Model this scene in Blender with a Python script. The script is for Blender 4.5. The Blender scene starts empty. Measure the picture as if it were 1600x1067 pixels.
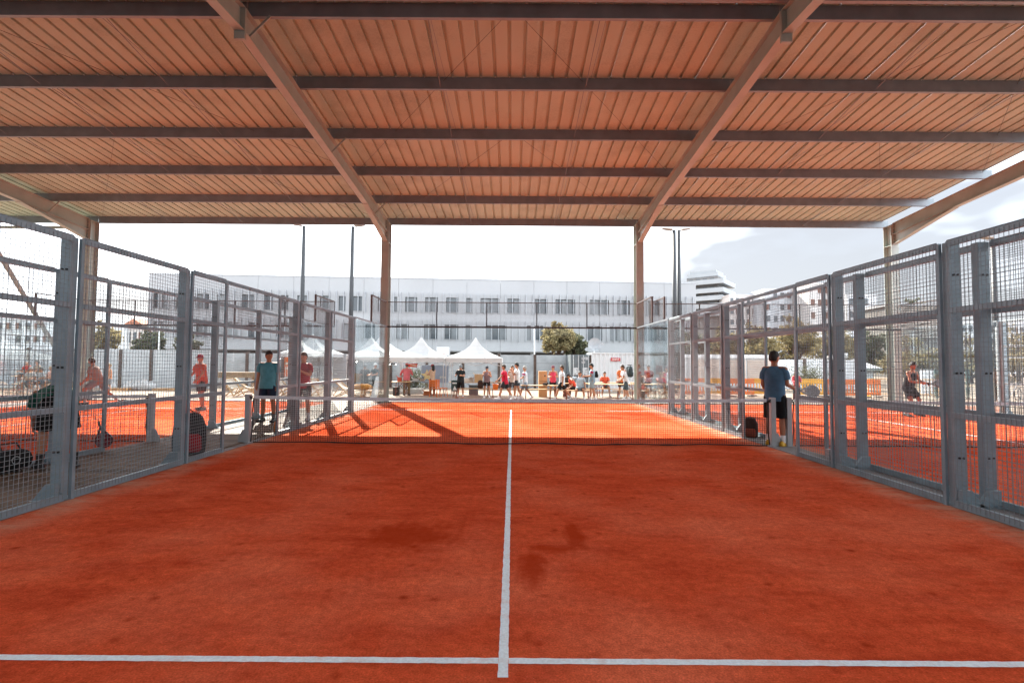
import bpy, bmesh, math, random
import numpy as np
from mathutils import Vector, Matrix, noise as mnoise
R = math.radians
rng = random.Random(7)
sc = bpy.context.scene
COL = sc.collection

# ------------------------------------------------------------------ camera
cam_d = bpy.data.cameras.new("camera"); cam = bpy.data.objects.new("camera", cam_d); COL.objects.link(cam)
right = Vector((0.99997922, 0.00082103, 0.00639387)); fwd = Vector((-0.00109895, 0.99904907, 0.04358619)); up = Vector((-0.00635201, -0.04359231, 0.99902921))
cam.matrix_world = Matrix(((right.x, up.x, -fwd.x, 0.0375), (right.y, up.y, -fwd.y, -9.6468), (right.z, up.z, -fwd.z, 1.5829), (0, 0, 0, 1)))
cam_d.sensor_width = 36; cam_d.lens = 36 * 771.676 / 1600; cam_d.clip_end = 3000; cam_d.clip_start = 0.05
sc.camera = cam

# ------------------------------------------------------------------ sky, sun, exposure
SUN_FROM = Vector((-0.428, 1.0, 0.759)).normalized()          # towards the sun
ELEV = math.asin(SUN_FROM.z); AZ = math.atan2(SUN_FROM.x, SUN_FROM.y)
SKY_OFFSET = (35.7, 18.9, 6.0)
SKY_STRENGTH, SUN_STRENGTH, EXPOSURE = 0.145, 3.0, 2.85
w = bpy.data.worlds.new("World"); sc.world = w; w.use_nodes = True
nt = w.node_tree; nt.nodes.clear()
def N(t, typ, **kw):
    n = t.nodes.new(typ)
    for k, v in kw.items():
        setattr(n, k, v)
    return n
sky = N(nt, 'ShaderNodeTexSky', sky_type='NISHITA', sun_disc=False, sun_elevation=ELEV, sun_rotation=AZ, altitude=50, air_density=1.0, dust_density=2.0, ozone_density=1.0)
tc = N(nt, 'ShaderNodeTexCoord'); mp = N(nt, 'ShaderNodeMapping'); mp.inputs['Scale'].default_value = (1.0, 1.0, 2.6); mp.inputs['Location'].default_value = SKY_OFFSET
nz = N(nt, 'ShaderNodeTexNoise'); nz.inputs['Scale'].default_value = 2.1; nz.inputs['Detail'].default_value = 7; nz.inputs['Roughness'].default_value = 0.55
nz2 = N(nt, 'ShaderNodeTexNoise'); nz2.inputs['Scale'].default_value = 1.15; nz2.inputs['Detail'].default_value = 5; nz2.inputs['Roughness'].default_value = 0.5
rp = N(nt, 'ShaderNodeValToRGB'); rp.color_ramp.elements[0].position = 0.22; rp.color_ramp.elements[0].color = (0.92, 0.92, 0.92, 1); rp.color_ramp.elements[1].position = 0.5; rp.color_ramp.elements[1].color = (0.97, 0.97, 0.97, 1)
rp2 = N(nt, 'ShaderNodeValToRGB'); rp2.color_ramp.elements[0].position = 0.39; rp2.color_ramp.elements[0].color = (0.64, 0.66, 0.70, 1); rp2.color_ramp.elements[1].position = 0.92; rp2.color_ramp.elements[1].color = (12.0, 13.0, 14.0, 1)
mx = N(nt, 'ShaderNodeMixRGB'); bg = N(nt, 'ShaderNodeBackground'); bg.inputs['Strength'].default_value = SKY_STRENGTH; wo = N(nt, 'ShaderNodeOutputWorld')
L = nt.links.new
L(tc.outputs['Generated'], mp.inputs['Vector']); L(mp.outputs['Vector'], nz.inputs['Vector']); L(mp.outputs['Vector'], nz2.inputs['Vector'])
L(nz.outputs['Fac'], rp.inputs['Fac']); L(nz2.outputs['Fac'], rp2.inputs['Fac'])
L(rp.outputs['Color'], mx.inputs['Fac']); L(sky.outputs['Color'], mx.inputs['Color1']); L(rp2.outputs['Color'], mx.inputs['Color2'])
L(mx.outputs['Color'], bg.inputs['Color']); L(bg.outputs['Background'], wo.inputs['Surface'])
sun_d = bpy.data.lights.new("sun", 'SUN'); sun_d.energy = SUN_STRENGTH; sun_d.angle = R(0.55); sun_d.color = (1.0, 0.93, 0.82)
sun = bpy.data.objects.new("sun", sun_d); COL.objects.link(sun)
sun.rotation_euler = SUN_FROM.to_track_quat('Z', 'Y').to_euler(); sun.location = (-20, 40, 40)
vs = sc.view_settings; vs.view_transform = 'Standard'; vs.look = 'None'; vs.exposure = EXPOSURE; vs.gamma = 1; vs.use_curve_mapping = False
sc.render.engine = 'CYCLES'; cy = sc.cycles
cy.use_denoising = True; cy.max_bounces = 10; cy.diffuse_bounces = 5; cy.glossy_bounces = 3; cy.transmission_bounces = 4; cy.transparent_max_bounces = 24
cy.caustics_reflective = False; cy.caustics_refractive = False; cy.sample_clamp_indirect = 6

# ------------------------------------------------------------------ materials
MATS = {}
def rgb(c, k=1.0): return (c[0]*k, c[1]*k, c[2]*k, 1)
def mat(name, col=(0.5, 0.5, 0.5), rough=0.6, metal=0.0, var=0.12, scale=6.0, bump=0.0, bscale=80.0, spec=0.4, detail=4.0, transl=0.0):
    if name in MATS: return MATS[name]
    m = bpy.data.materials.new(name); m.use_nodes = True; t = m.node_tree; t.nodes.clear()
    out = N(t, 'ShaderNodeOutputMaterial'); p = N(t, 'ShaderNodeBsdfPrincipled')
    p.inputs['Roughness'].default_value = rough; p.inputs['Metallic'].default_value = metal; p.inputs['Specular IOR Level'].default_value = spec
    g = N(t, 'ShaderNodeNewGeometry'); n = N(t, 'ShaderNodeTexNoise'); n.inputs['Scale'].default_value = scale; n.inputs['Detail'].default_value = detail
    t.links.new(g.outputs['Position'], n.inputs['Vector'])
    r = N(t, 'ShaderNodeValToRGB'); r.color_ramp.elements[0].position = 0.3; r.color_ramp.elements[1].position = 0.7
    r.color_ramp.elements[0].color = rgb(col, 1-var); r.color_ramp.elements[1].color = rgb(col, 1+var)
    t.links.new(n.outputs['Fac'], r.inputs['Fac']); t.links.new(r.outputs['Color'], p.inputs['Base Color'])
    if bump > 0:
        n2 = N(t, 'ShaderNodeTexNoise'); n2.inputs['Scale'].default_value = bscale; n2.inputs['Detail'].default_value = 3
        b = N(t, 'ShaderNodeBump'); b.inputs['Strength'].default_value = bump; b.inputs['Distance'].default_value = 0.01
        t.links.new(g.outputs['Position'], n2.inputs['Vector']); t.links.new(n2.outputs['Fac'], b.inputs['Height']); t.links.new(b.outputs['Normal'], p.inputs['Normal'])
    if transl > 0:
        tr = N(t, 'ShaderNodeBsdfTranslucent'); ms = N(t, 'ShaderNodeMixShader'); ms.inputs[0].default_value = transl
        t.links.new(r.outputs['Color'], tr.inputs['Color']); t.links.new(p.outputs[0], ms.inputs[1]); t.links.new(tr.outputs[0], ms.inputs[2]); t.links.new(ms.outputs[0], out.inputs[0])
    else:
        t.links.new(p.outputs[0], out.inputs[0])
    MATS[name] = m
    return m
def glass_mat(name, tint=(0.975, 0.988, 0.985), refl=0.5, rough=0.02):
    if name in MATS: return MATS[name]
    m = bpy.data.materials.new(name); m.use_nodes = True; t = m.node_tree; t.nodes.clear()
    out = N(t, 'ShaderNodeOutputMaterial'); tr = N(t, 'ShaderNodeBsdfTransparent'); tr.inputs['Color'].default_value = (*tint, 1)
    gl = N(t, 'ShaderNodeBsdfGlossy'); gl.inputs['Roughness'].default_value = rough; gl.inputs['Color'].default_value = (0.9, 0.95, 0.97, 1)
    fr = N(t, 'ShaderNodeFresnel'); fr.inputs['IOR'].default_value = 1.45
    mu = N(t, 'ShaderNodeMath', operation='MULTIPLY'); mu.inputs[1].default_value = refl
    ms = N(t, 'ShaderNodeMixShader')
    t.links.new(fr.outputs[0], mu.inputs[0]); t.links.new(mu.outputs[0], ms.inputs[0]); t.links.new(tr.outputs[0], ms.inputs[1]); t.links.new(gl.outputs[0], ms.inputs[2]); t.links.new(ms.outputs[0], out.inputs[0])
    MATS[name] = m
    return m
def clay_mat():
    m = bpy.data.materials.new("clay_turf"); m.use_nodes = True; t = m.node_tree; t.nodes.clear(); lk = t.links.new
    out = N(t, 'ShaderNodeOutputMaterial'); p = N(t, 'ShaderNodeBsdfPrincipled'); p.inputs['Roughness'].default_value = 0.95; p.inputs["Specular IOR Level"].default_value = 0.0
    g = N(t, 'ShaderNodeNewGeometry')
    def nz(sc_, det=4, rough=0.55, vec=None):
        n = N(t, 'ShaderNodeTexNoise'); n.inputs['Scale'].default_value = sc_; n.inputs['Detail'].default_value = det; n.inputs['Roughness'].default_value = rough
        lk((vec or g.outputs['Position']), n.inputs['Vector']); return n.outputs['Fac']
    def ramp(f, a, b, ca, cb):
        r = N(t, 'ShaderNodeValToRGB'); e = r.color_ramp.elements; e[0].position = a; e[1].position = b; e[0].color = ca; e[1].color = cb; lk(f, r.inputs['Fac']); return r.outputs['Color']
    def mix(f, a, b, mode='MIX'):
        x = N(t, 'ShaderNodeMixRGB', blend_type=mode)
        if isinstance(f, float): x.inputs['Fac'].default_value = f
        else: lk(f, x.inputs['Fac'])
        for s, v in (('Color1', a), ('Color2', b)):
            if isinstance(v, tuple): x.inputs[s].default_value = v
            else: lk(v, x.inputs[s])
        return x.outputs['Color']
    def math_(op, a, b=None):
        x = N(t, 'ShaderNodeMath', operation=op)
        for i, v in enumerate((a, b)):
            if v is None: continue
            if isinstance(v, (int, float)): x.inputs[i].default_value = v
            else: lk(v, x.inputs[i])
        return x.outputs[0]
    stretch = N(t, 'ShaderNodeMapping'); stretch.inputs['Scale'].default_value = (0.7, 1.7, 1.0); lk(g.outputs['Position'], stretch.inputs['Vector'])
    base = ramp(nz(2.6, 6, 0.66, stretch.outputs[0]), 0.3, 0.72, CLAY_A, CLAY_B)
    base = mix(ramp(nz(0.55, 5, 0.6), 0.44, 0.66, (0, 0, 0, 1), (0.65, 0.65, 0.65, 1)), base, CLAY_C)
    foot = N(t, 'ShaderNodeTexVoronoi'); foot.inputs['Scale'].default_value = 5.5; lk(g.outputs['Position'], foot.inputs['Vector'])
    scuff = math_('MULTIPLY', ramp(foot.outputs['Distance'], 0.08, 0.26, (1, 1, 1, 1), (0, 0, 0, 1)), ramp(nz(3.3, 2), 0.46, 0.66, (0, 0, 0, 1), (0.8, 0.8, 0.8, 1)))
    base = mix(scuff, base, CLAY_D)
    base = mix(0.9, base, ramp(nz(17, 5, 0.7), 0.28, 0.72, (0.74, 0.72, 0.70, 1), (1.22, 1.26, 1.34, 1)), 'MULTIPLY')
    base = mix(0.9, base, ramp(nz(85, 3, 0.7), 0.28, 0.72, (0.62, 0.60, 0.58, 1), (1.30, 1.32, 1.36, 1)), 'MULTIPLY')
    speck = N(t, 'ShaderNodeTexVoronoi'); speck.inputs['Scale'].default_value = 38; lk(g.outputs['Position'], speck.inputs['Vector'])
    base = mix(math_('MULTIPLY', ramp(speck.outputs['Distance'], 0.05, 0.10, (1, 1, 1, 1), (0, 0, 0, 1)), ramp(nz(6, 3), 0.56, 0.66, (0, 0, 0, 1), (0.8, 0.8, 0.8, 1))), base, (0.75, 0.42, 0.30, 1))
    # damp patches of the near half (stains with their own outline)
    sep = N(t, 'ShaderNodeSeparateXYZ'); lk(g.outputs['Position'], sep.inputs[0])
    warp = math_('MULTIPLY', math_('SUBTRACT', nz(4.2, 7, 0.72), 0.5), 2.3)
    wet = None
    for (cx, cy_, rx, ry) in ((-0.90, -5.05, 0.58, 0.50), (0.2, -5.75, 0.13, 0.42), (0.62, -5.0, 0.12, 0.42), (0.42, -5.35, 0.3, 0.12)):
        dx = math_('DIVIDE', math_('SUBTRACT', sep.outputs[0], cx), rx); dy = math_('DIVIDE', math_('SUBTRACT', sep.outputs[1], cy_), ry)
        d = math_('ADD', math_('SQRT', math_('ADD', math_('MULTIPLY', dx, dx), math_('MULTIPLY', dy, dy))), warp)
        k = ramp(d, 0.42, 1.0, (0.72, 0.72, 0.72, 1), (0, 0, 0, 1))
        wet = k if wet is None else math_('MAXIMUM', wet, k)
    base = mix(wet, base, CLAY_WET)
    # pale dry sand that gathers along the court edges
    ex = None
    for cx in (-12.07, 0.0, 10.5):
        d = math_('SUBTRACT', 5.0, math_('ABSOLUTE', math_('SUBTRACT', sep.outputs[0], cx)))
        d = math_('MAXIMUM', d, -5.0)
        inside = ramp(math_('ADD', math_('MULTIPLY', d, 1.0), 0.0), 0.05, 0.55, (1, 1, 1, 1), (0, 0, 0, 1))
        mask = math_('GREATER_THAN', d, 0.0)
        k = math_('MULTIPLY', inside, mask)
        ex = k if ex is None else math_('MAXIMUM', ex, k)
    dust = math_('MULTIPLY', ex, ramp(nz(2.1, 7, 0.72, stretch.outputs[0]), 0.40, 0.60, (0.05, 0.05, 0.05, 1), (0.85, 0.85, 0.85, 1)))
    base = mix(dust, base, CLAY_DUST)
    lk(base, p.inputs['Base Color'])
    b = N(t, 'ShaderNodeBump'); b.inputs['Strength'].default_value = 0.55; b.inputs['Distance'].default_value = 0.008
    lk(math_('ADD', nz(160, 3), math_('MULTIPLY', nz(9, 3), 1.6)), b.inputs['Height']); lk(b.outputs['Normal'], p.inputs['Normal'])
    lk(p.outputs[0], out.inputs[0]); MATS['clay'] = m
    return m
CLAY_A, CLAY_B, CLAY_C, CLAY_D = (0.47, 0.056, 0.021, 1), (0.72, 0.118, 0.043, 1), (0.76, 0.178, 0.086, 1), (0.31, 0.031, 0.010, 1)
CLAY_WET, CLAY_DUST = (0.36, 0.030, 0.006, 1), (0.62, 0.36, 0.25, 1)
clay = clay_mat()
STEEL = mat('painted_steel', (0.345, 0.395, 0.365), 0.45, 0.0, 0.10, 2.5, 0.06, 30)
PURL = mat('galvanised_purlin', (0.20, 0.225, 0.25), 0.42, 0.25, 0.14, 3.0)
FENCE = mat('grey_fence_steel', (0.22, 0.295, 0.335), 0.45, 0.15, 0.17, 3.2, 0.08, 40, 0.4, 8)
WIRE = mat('fence_wire', (0.21, 0.245, 0.262), 0.5, 0.2, 0.08, 20)
DARK = mat('dark_frame_steel', (0.03, 0.034, 0.038), 0.5, 0.1, 0.15, 6)
BROWN = mat('brown_post_steel', (0.10, 0.085, 0.08), 0.5, 0.1, 0.15, 6)
GLASS = glass_mat('clear_glass')
BLACK = mat('black_plastic', (0.015, 0.016, 0.018), 0.55, 0, 0.2, 20)
WHITE = mat('white_paint', (0.74, 0.75, 0.77), 0.6, 0, 0.05, 4)
LINE = mat('white_turf_line', (0.78, 0.86, 0.90), 0.95, 0, 0.10, 60, 0.5, 220, 0.1)
t_ = LINE.node_tree; pb = [n for n in t_.nodes if n.type == 'BSDF_PRINCIPLED'][0]; lk0 = pb.inputs['Base Color'].links[0]; src = lk0.from_socket
nn = N(t_, 'ShaderNodeTexNoise'); nn.inputs['Scale'].default_value = 5.5; nn.inputs['Detail'].default_value = 9; nn.inputs['Roughness'].default_value = 0.75; gg = N(t_, 'ShaderNodeNewGeometry'); t_.links.new(gg.outputs['Position'], nn.inputs['Vector'])
rr_ = N(t_, 'ShaderNodeValToRGB'); rr_.color_ramp.elements[0].position = 0.50; rr_.color_ramp.elements[0].color = (0, 0, 0, 1); rr_.color_ramp.elements[1].position = 0.78; rr_.color_ramp.elements[1].color = (0.5, 0.5, 0.5, 1); t_.links.new(nn.outputs['Fac'], rr_.inputs['Fac'])
mm_ = N(t_, 'ShaderNodeMixRGB'); mm_.inputs['Color2'].default_value = (0.60, 0.20, 0.10, 1); t_.links.new(rr_.outputs['Color'], mm_.inputs['Fac']); t_.links.new(src, mm_.inputs['Color1']); t_.links.new(mm_.outputs['Color'], pb.inputs['Base Color'])
CONC = mat('pale_concrete', (0.22, 0.22, 0.22), 0.85, 0, 0.15, 2.2, 0.3, 40)
SAND = mat('pale_plaza_ground', (0.20, 0.155, 0.12), 0.95, 0, 0.22, 1.1, 0.4, 30, 0.2, 7)
WOOD = mat('deck_wood', (0.30, 0.20, 0.13), 0.75, 0, 0.28, 3.5, 0.3, 60)
BENCHW = mat('bench_wood', (0.52, 0.30, 0.14), 0.6, 0, 0.2, 5)
REDMET = mat('red_brown_legs', (0.16, 0.035, 0.02), 0.5, 0, 0.1, 8)
SKIN = mat('skin', (0.46, 0.22, 0.13), 0.55, 0, 0.06, 14, 0, 80, 0.35)
SKIN2 = mat('tanned_skin', (0.34, 0.15, 0.085), 0.55, 0, 0.06, 14, 0, 80, 0.35)

# ------------------------------------------------------------------ mesh helpers
class MB:
    def __init__(s): s.v = []; s.f = []
    def add(s, vs_, fs):
        o = len(s.v); s.v.extend(vs_); s.f.extend([tuple(i+o for i in f) for f in fs]); return s
    def box(s, x0, x1, y0, y1, z0, z1):
        return s.add([(x0, y0, z0), (x1, y0, z0), (x1, y1, z0), (x0, y1, z0), (x0, y0, z1), (x1, y0, z1), (x1, y1, z1), (x0, y1, z1)],
                     [(0, 3, 2, 1), (4, 5, 6, 7), (0, 1, 5, 4), (1, 2, 6, 5), (2, 3, 7, 6), (3, 0, 4, 7)])
    def cbox(s, c, d): return s.box(c[0]-d[0]/2, c[0]+d[0]/2, c[1]-d[1]/2, c[1]+d[1]/2, c[2]-d[2]/2, c[2]+d[2]/2)
    def bar(s, a, b, w_=0.03, h_=None, upv=(0, 0, 1), cap=True):
        h_ = h_ or w_; a = Vector(a); b = Vector(b); d = (b-a).normalized(); u_ = Vector(upv)
        if abs(d.dot(u_)) > 0.99: u_ = Vector((0, 1, 0))
        x = d.cross(u_).normalized()*w_/2; z = x.cross(d).normalized()*h_/2
        P = [a-x-z, a+x-z, a+x+z, a-x+z, b-x-z, b+x-z, b+x+z, b-x+z]
        F = [(0, 1, 5, 4), (1, 2, 6, 5), (2, 3, 7, 6), (3, 0, 4, 7)]
        if cap: F += [(3, 2, 1, 0), (4, 5, 6, 7)]
        return s.add([tuple(p) for p in P], F)
    def tube(s, pts, rad, n=8, cap=True):
        pts = [Vector(p) for p in pts]; rr = rad if isinstance(rad, (list, tuple)) else [rad]*len(pts)
        o = len(s.v); ref = None
        for i, p in enumerate(pts):
            d = (pts[min(i+1, len(pts)-1)]-pts[max(i-1, 0)]).normalized()
            if ref is None: ref = Vector((0, 0, 1)) if abs(d.z) < 0.9 else Vector((1, 0, 0))
            x = d.cross(ref).normalized(); y = x.cross(d).normalized(); ref = y
            for k in range(n):
                a = 2*math.pi*k/n; s.v.append(tuple(p+x*math.cos(a)*rr[i]+y*math.sin(a)*rr[i]))
        for i in range(len(pts)-1):
            for k in range(n):
                k2 = (k+1) % n; s.f.append((o+i*n+k, o+i*n+k2, o+(i+1)*n+k2, o+(i+1)*n+k))
        if cap:
            s.f.append(tuple(o+k for k in range(n))[::-1]); s.f.append(tuple(o+(len(pts)-1)*n+k for k in range(n)))
        return s
    def rings(s, rings, cap0=True, cap1=True):
        o = len(s.v); n = len(rings[0])
        for r_ in rings: s.v.extend([tuple(p) for p in r_])
        for i in range(len(rings)-1):
            for k in range(n):
                k2 = (k+1) % n; s.f.append((o+i*n+k, o+i*n+k2, o+(i+1)*n+k2, o+(i+1)*n+k))
        if cap0: s.f.append(tuple(o+k for k in range(n))[::-1])
        if cap1: s.f.append(tuple(o+(len(rings)-1)*n+k for k in range(n)))
        return s
    def prism(s, poly, a, b, axis='x'):
        """extrude a 2-D polygon along an axis between a and b"""
        def P(p, t): return (t, p[0], p[1]) if axis == 'x' else ((p[0], t, p[1]) if axis == 'y' else (p[0], p[1], t))
        n = len(poly); o = len(s.v); s.v.extend([P(p, a) for p in poly]); s.v.extend([P(p, b) for p in poly])
        for k in range(n):
            k2 = (k+1) % n; s.f.append((o+k, o+k2, o+n+k2, o+n+k))
        s.f.append(tuple(o+k for k in range(n))[::-1]); s.f.append(tuple(o+n+k for k in range(n)))
        return s
    def ell(s, c, r, n=12, m=8, M_=None):
        o = len(s.v)
        for i in range(m+1):
            th = math.pi*i/m
            for k in range(n):
                a = 2*math.pi*k/n
                p = Vector((r[0]*math.sin(th)*math.cos(a), r[1]*math.sin(th)*math.sin(a), r[2]*math.cos(th)))
                if M_: p = M_ @ p
                s.v.append((c[0]+p.x, c[1]+p.y, c[2]+p.z))
        for i in range(m):
            for k in range(n):
                k2 = (k+1) % n; s.f.append((o+i*n+k, o+(i+1)*n+k, o+(i+1)*n+k2, o+i*n+k2))
        return s
    def mesh(s, name, smooth=False):
        me = bpy.data.meshes.new(name); me.from_pydata(s.v, [], s.f); me.update()
        if smooth:
            me.polygons.foreach_set('use_smooth', [True]*len(me.polygons))
        return me
    def build(s, name, m, parent=None, smooth=False, loc=None, rz=None, **props):
        return ob(name, s.mesh(name, smooth), m, parent, loc, rz, **props)
def ob(name, me, m=None, parent=None, loc=None, rz=None, **props):
    if m is not None and len(me.materials) == 0: me.materials.append(m)
    o = bpy.data.objects.new(name, me); COL.objects.link(o)
    if parent is not None: o.parent = parent
    if loc is not None: o.location = loc
    if rz is not None: o.rotation_euler = (0, 0, rz)
    for k, v in props.items(): o[k] = v
    return o
def thing(name, loc=(0, 0, 0), rz=0.0, label=None, category=None, group=None):
    o = bpy.data.objects.new(name, None); COL.objects.link(o); o.location = loc; o.rotation_euler = (0, 0, rz); o.empty_display_size = 0.2
    if label: o['label'] = label
    if category: o['category'] = category
    if group: o['group'] = group
    return o
def copy_tree(o, parent=None):
    c = o.copy(); COL.objects.link(c)
    if parent is not None: c.parent = parent
    for ch in list(o.children): copy_tree(ch, c)
    return c
def gx(u, y): return 0.0375 + (u-800.6)/771.7*(y+9.6468)          # survey: bearing and distance to plan position
def gz(u, v, y): return 1.583 - (v-567.2-(u-800)*0.0064)*(y+9.65)/771.7
GZ = -0.2                                                        # plaza level beyond the courts
# ------------------------------------------------------------------ ground, slab, courts
def wood_mat(name, a, b, rough=0.7):
    m = bpy.data.materials.new(name); m.use_nodes = True; t = m.node_tree; p = t.nodes['Principled BSDF']; lk = t.links.new
    p.inputs['Roughness'].default_value = rough; p.inputs['Specular IOR Level'].default_value = 0.3
    tc_ = N(t, 'ShaderNodeTexCoord'); oi = N(t, 'ShaderNodeObjectInfo'); mp_ = N(t, 'ShaderNodeMapping'); mp_.inputs['Scale'].default_value = (2.0, 45, 20)
    n1 = N(t, 'ShaderNodeTexNoise'); n1.inputs['Scale'].default_value = 1.6; n1.inputs['Detail'].default_value = 6; n1.noise_dimensions = '4D'
    lk(tc_.outputs['Object'], mp_.inputs['Vector']); lk(mp_.outputs[0], n1.inputs['Vector']); lk(oi.outputs['Random'], n1.inputs['W'])
    ad = N(t, 'ShaderNodeMath', operation='MULTIPLY_ADD'); ad.inputs[1].default_value = 0.55; lk(oi.outputs['Random'], ad.inputs[0]); lk(n1.outputs['Fac'], ad.inputs[2])
    r = N(t, 'ShaderNodeValToRGB'); e = r.color_ramp.elements; e[0].position = 0.35; e[1].position = 1.05; e[0].color = (*a, 1); e[1].color = (*b, 1)
    lk(ad.outputs[0], r.inputs['Fac']); lk(r.outputs['Color'], p.inputs['Base Color'])
    bp = N(t, 'ShaderNodeBump'); bp.inputs['Strength'].default_value = 0.4; bp.inputs['Distance'].default_value = 0.004; lk(n1.outputs['Fac'], bp.inputs['Height']); lk(bp.outputs[0], p.inputs['Normal'])
    MATS[name] = m
    return m
DECK = wood_mat('deck_planks', (0.065, 0.042, 0.026), (0.17, 0.112, 0.072))
g = MB()
for (x0, x1, y0, y1, nx, ny) in ((-900, 900, -400, 1500, 6, 6),):
    for i in range(nx):
        for j in range(ny):
            g.add([(x0+(x1-x0)*(i+a)/nx, y0+(y1-y0)*(j+b)/ny, GZ) for a, b in ((0, 0), (1, 0), (1, 1), (0, 1))], [(0, 1, 2, 3)])
g.build('ground', SAND, kind='structure')
MB().box(-18.6, 16.9, -12.6, 10.72, -0.6, -0.012).build('court_slab', CONC, kind='structure')
COURTS = ((-12.07, 'left neighbouring court'), (0.0, 'middle court'), (10.5, 'right neighbouring court'))
for cx, nm in COURTS:
    MB().box(cx-5, cx+5, -10, 10, -0.011, 0.0).build('court_surface', clay, kind='structure')
def line(x0, x1, y0, y1, parent=None):
    """a painted line sheet with a slightly ragged edge"""
    lx, ly = x1-x0, y1-y0; n = max(2, int(max(lx, ly)/0.035)); b = MB(); V = []
    for i in range(n+1):
        t = i/n; j1 = rng.uniform(-0.0022, 0.0022); j2 = rng.uniform(-0.0022, 0.0022)
        if lx > ly: V += [(x0+lx*t, y0+j1, 0.004), (x0+lx*t, y1+j2, 0.004)]
        else: V += [(x0+j1, y0+ly*t, 0.004), (x1+j2, y0+ly*t, 0.004)]
    F = [(2*i, 2*i+1, 2*i+3, 2*i+2) if lx <= ly else (2*i, 2*i+2, 2*i+3, 2*i+1) for i in range(n)]
    F = [f[::-1] if lx <= ly else f for f in F]
    b.add(V, F).build('court_line', LINE, kind='structure')
for cx, nm in COURTS:
    line(cx-4.995, cx-0.0265, -6.975, -6.925); line(cx+0.0265, cx+4.995, -6.975, -6.925); line(cx-4.995, cx-0.0265, 6.925, 6.975); line(cx+0.0265, cx+4.995, 6.925, 6.975)
    line(cx-0.0265, cx+0.0265, -7.09, 7.09)
# timber walkway beside the middle court: every plank its own piece
deck = thing('timber_walkway'); deck['kind'] = 'structure'; deck['label'] = 'timber plank walkway between the two left courts'
pm = MB().box(-0.88, 0.88, -0.0685, 0.0685, -0.028, 0.0).mesh('plank'); pm.materials.append(DECK)
for i in range(122):
    ob('plank', pm, None, deck, (-6.04, -7.0+0.1445*i, 0.022+rng.uniform(-0.0015, 0.0015)))
for (x0, x1) in ((-5.16, -5.0), (-7.07, -6.92), (5.0, 5.5)):
    MB().box(x0+0.002, x1-0.002, -10.3, 10.4, -0.011, 0.012).build('kerb_strip', CONC, kind='structure')

# ------------------------------------------------------------------ steel canopy
RY = -0.66; SL = 0.087
def zb(y): return 7.24 + SL*(11.16-abs(y-RY))
canopy = thing('steel_canopy', label='open steel canopy with corrugated roof over the courts', category='canopy')
def roof_mat():
    m = bpy.data.materials.new('roof_sheet_underside'); m.use_nodes = True; t = m.node_tree; p = t.nodes['Principled BSDF']; lk = t.links.new
    p.inputs['Roughness'].default_value = 0.7; p.inputs['Specular IOR Level'].default_value = 0.3
    g_ = N(t, 'ShaderNodeNewGeometry'); oi = N(t, 'ShaderNodeObjectInfo')
    n1 = N(t, 'ShaderNodeTexNoise'); n1.inputs['Scale'].default_value = 26; n1.inputs['Detail'].default_value = 3
    n2 = N(t, 'ShaderNodeTexNoise'); n2.inputs['Scale'].default_value = 1.3; n2.inputs['Detail'].default_value = 4
    v = N(t, 'ShaderNodeTexVoronoi'); v.inputs['Scale'].default_value = 70
    for x in (n1, n2, v): lk(g_.outputs['Position'], x.inputs['Vector'])
    a = N(t, 'ShaderNodeMath', operation='MULTIPLY_ADD'); a.inputs[1].default_value = 0.5; lk(n1.outputs['Fac'], a.inputs[0]); lk(n2.outputs['Fac'], a.inputs[2])
    a2 = N(t, 'ShaderNodeMath', operation='MULTIPLY_ADD'); a2.inputs[1].default_value = 0.22; lk(oi.outputs['Random'], a2.inputs[0]); lk(a.outputs[0], a2.inputs[2])
    a3 = N(t, 'ShaderNodeMath', operation='MULTIPLY_ADD'); a3.inputs[1].default_value = 0.25; lk(v.outputs['Distance'], a3.inputs[0]); lk(a2.outputs[0], a3.inputs[2])
    r = N(t, 'ShaderNodeValToRGB'); e = r.color_ramp.elements; e[0].position = 0.62; e[1].position = 1.12; e[0].color = (*ROOF_A, 1); e[1].color = (*ROOF_B, 1)
    lk(a3.outputs[0], r.inputs['Fac']); lk(r.outputs['Color'], p.inputs['Base Color'])
    bp = N(t, 'ShaderNodeBump'); bp.inputs['Strength'].default_value = 0.25; bp.inputs['Distance'].default_value = 0.004; lk(v.outputs['Distance'], bp.inputs['Height']); lk(bp.outputs[0], p.inputs['Normal'])
    return m
ROOF_A, ROOF_B = (0.28, 0.335, 0.275), (0.42, 0.50, 0.415)
ROOF = roof_mat()
prof = []
for k in range(3):
    x = k/3
    prof += [(x, 0.0), (x+0.256, 0.0), (x+0.264, 0.055), (x+0.325, 0.055)]
prof.append((1.0, 0.0))
SHEETLEN = 11.51
for s in (1, -1):
    b = MB(); V = []
    for yy in (0.0, SHEETLEN):
        V += [(x, s*yy, z-SL*yy) for x, z in prof]
    n = len(prof); b.add(V, [((i, i+1, n+i+1, n+i) if s > 0 else (i, n+i, n+i+1, i+1)) for i in range(n-1)])
    sm = b.mesh('roof_sheet'); sm.materials.append(ROOF)
    for i in range(45):
        ob('roof_sheet', sm, None, canopy, (-29.70+i*1.0, RY+0.002*s, zb(RY)+0.285+0.001*(i % 2)))
FX = (-29.3, -17.1, -5.1, 5.12, 15.35)
PY = [10.5, 8.28, 6.08, 3.88, 1.70, -0.45]
cprof = [(0.0, 0.0), (0.075, 0.0), (0.075, 0.02), (0.008, 0.008), (0.008, 0.272), (0.075, 0.272), (0.075, 0.28), (0.0, 0.28)]
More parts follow.
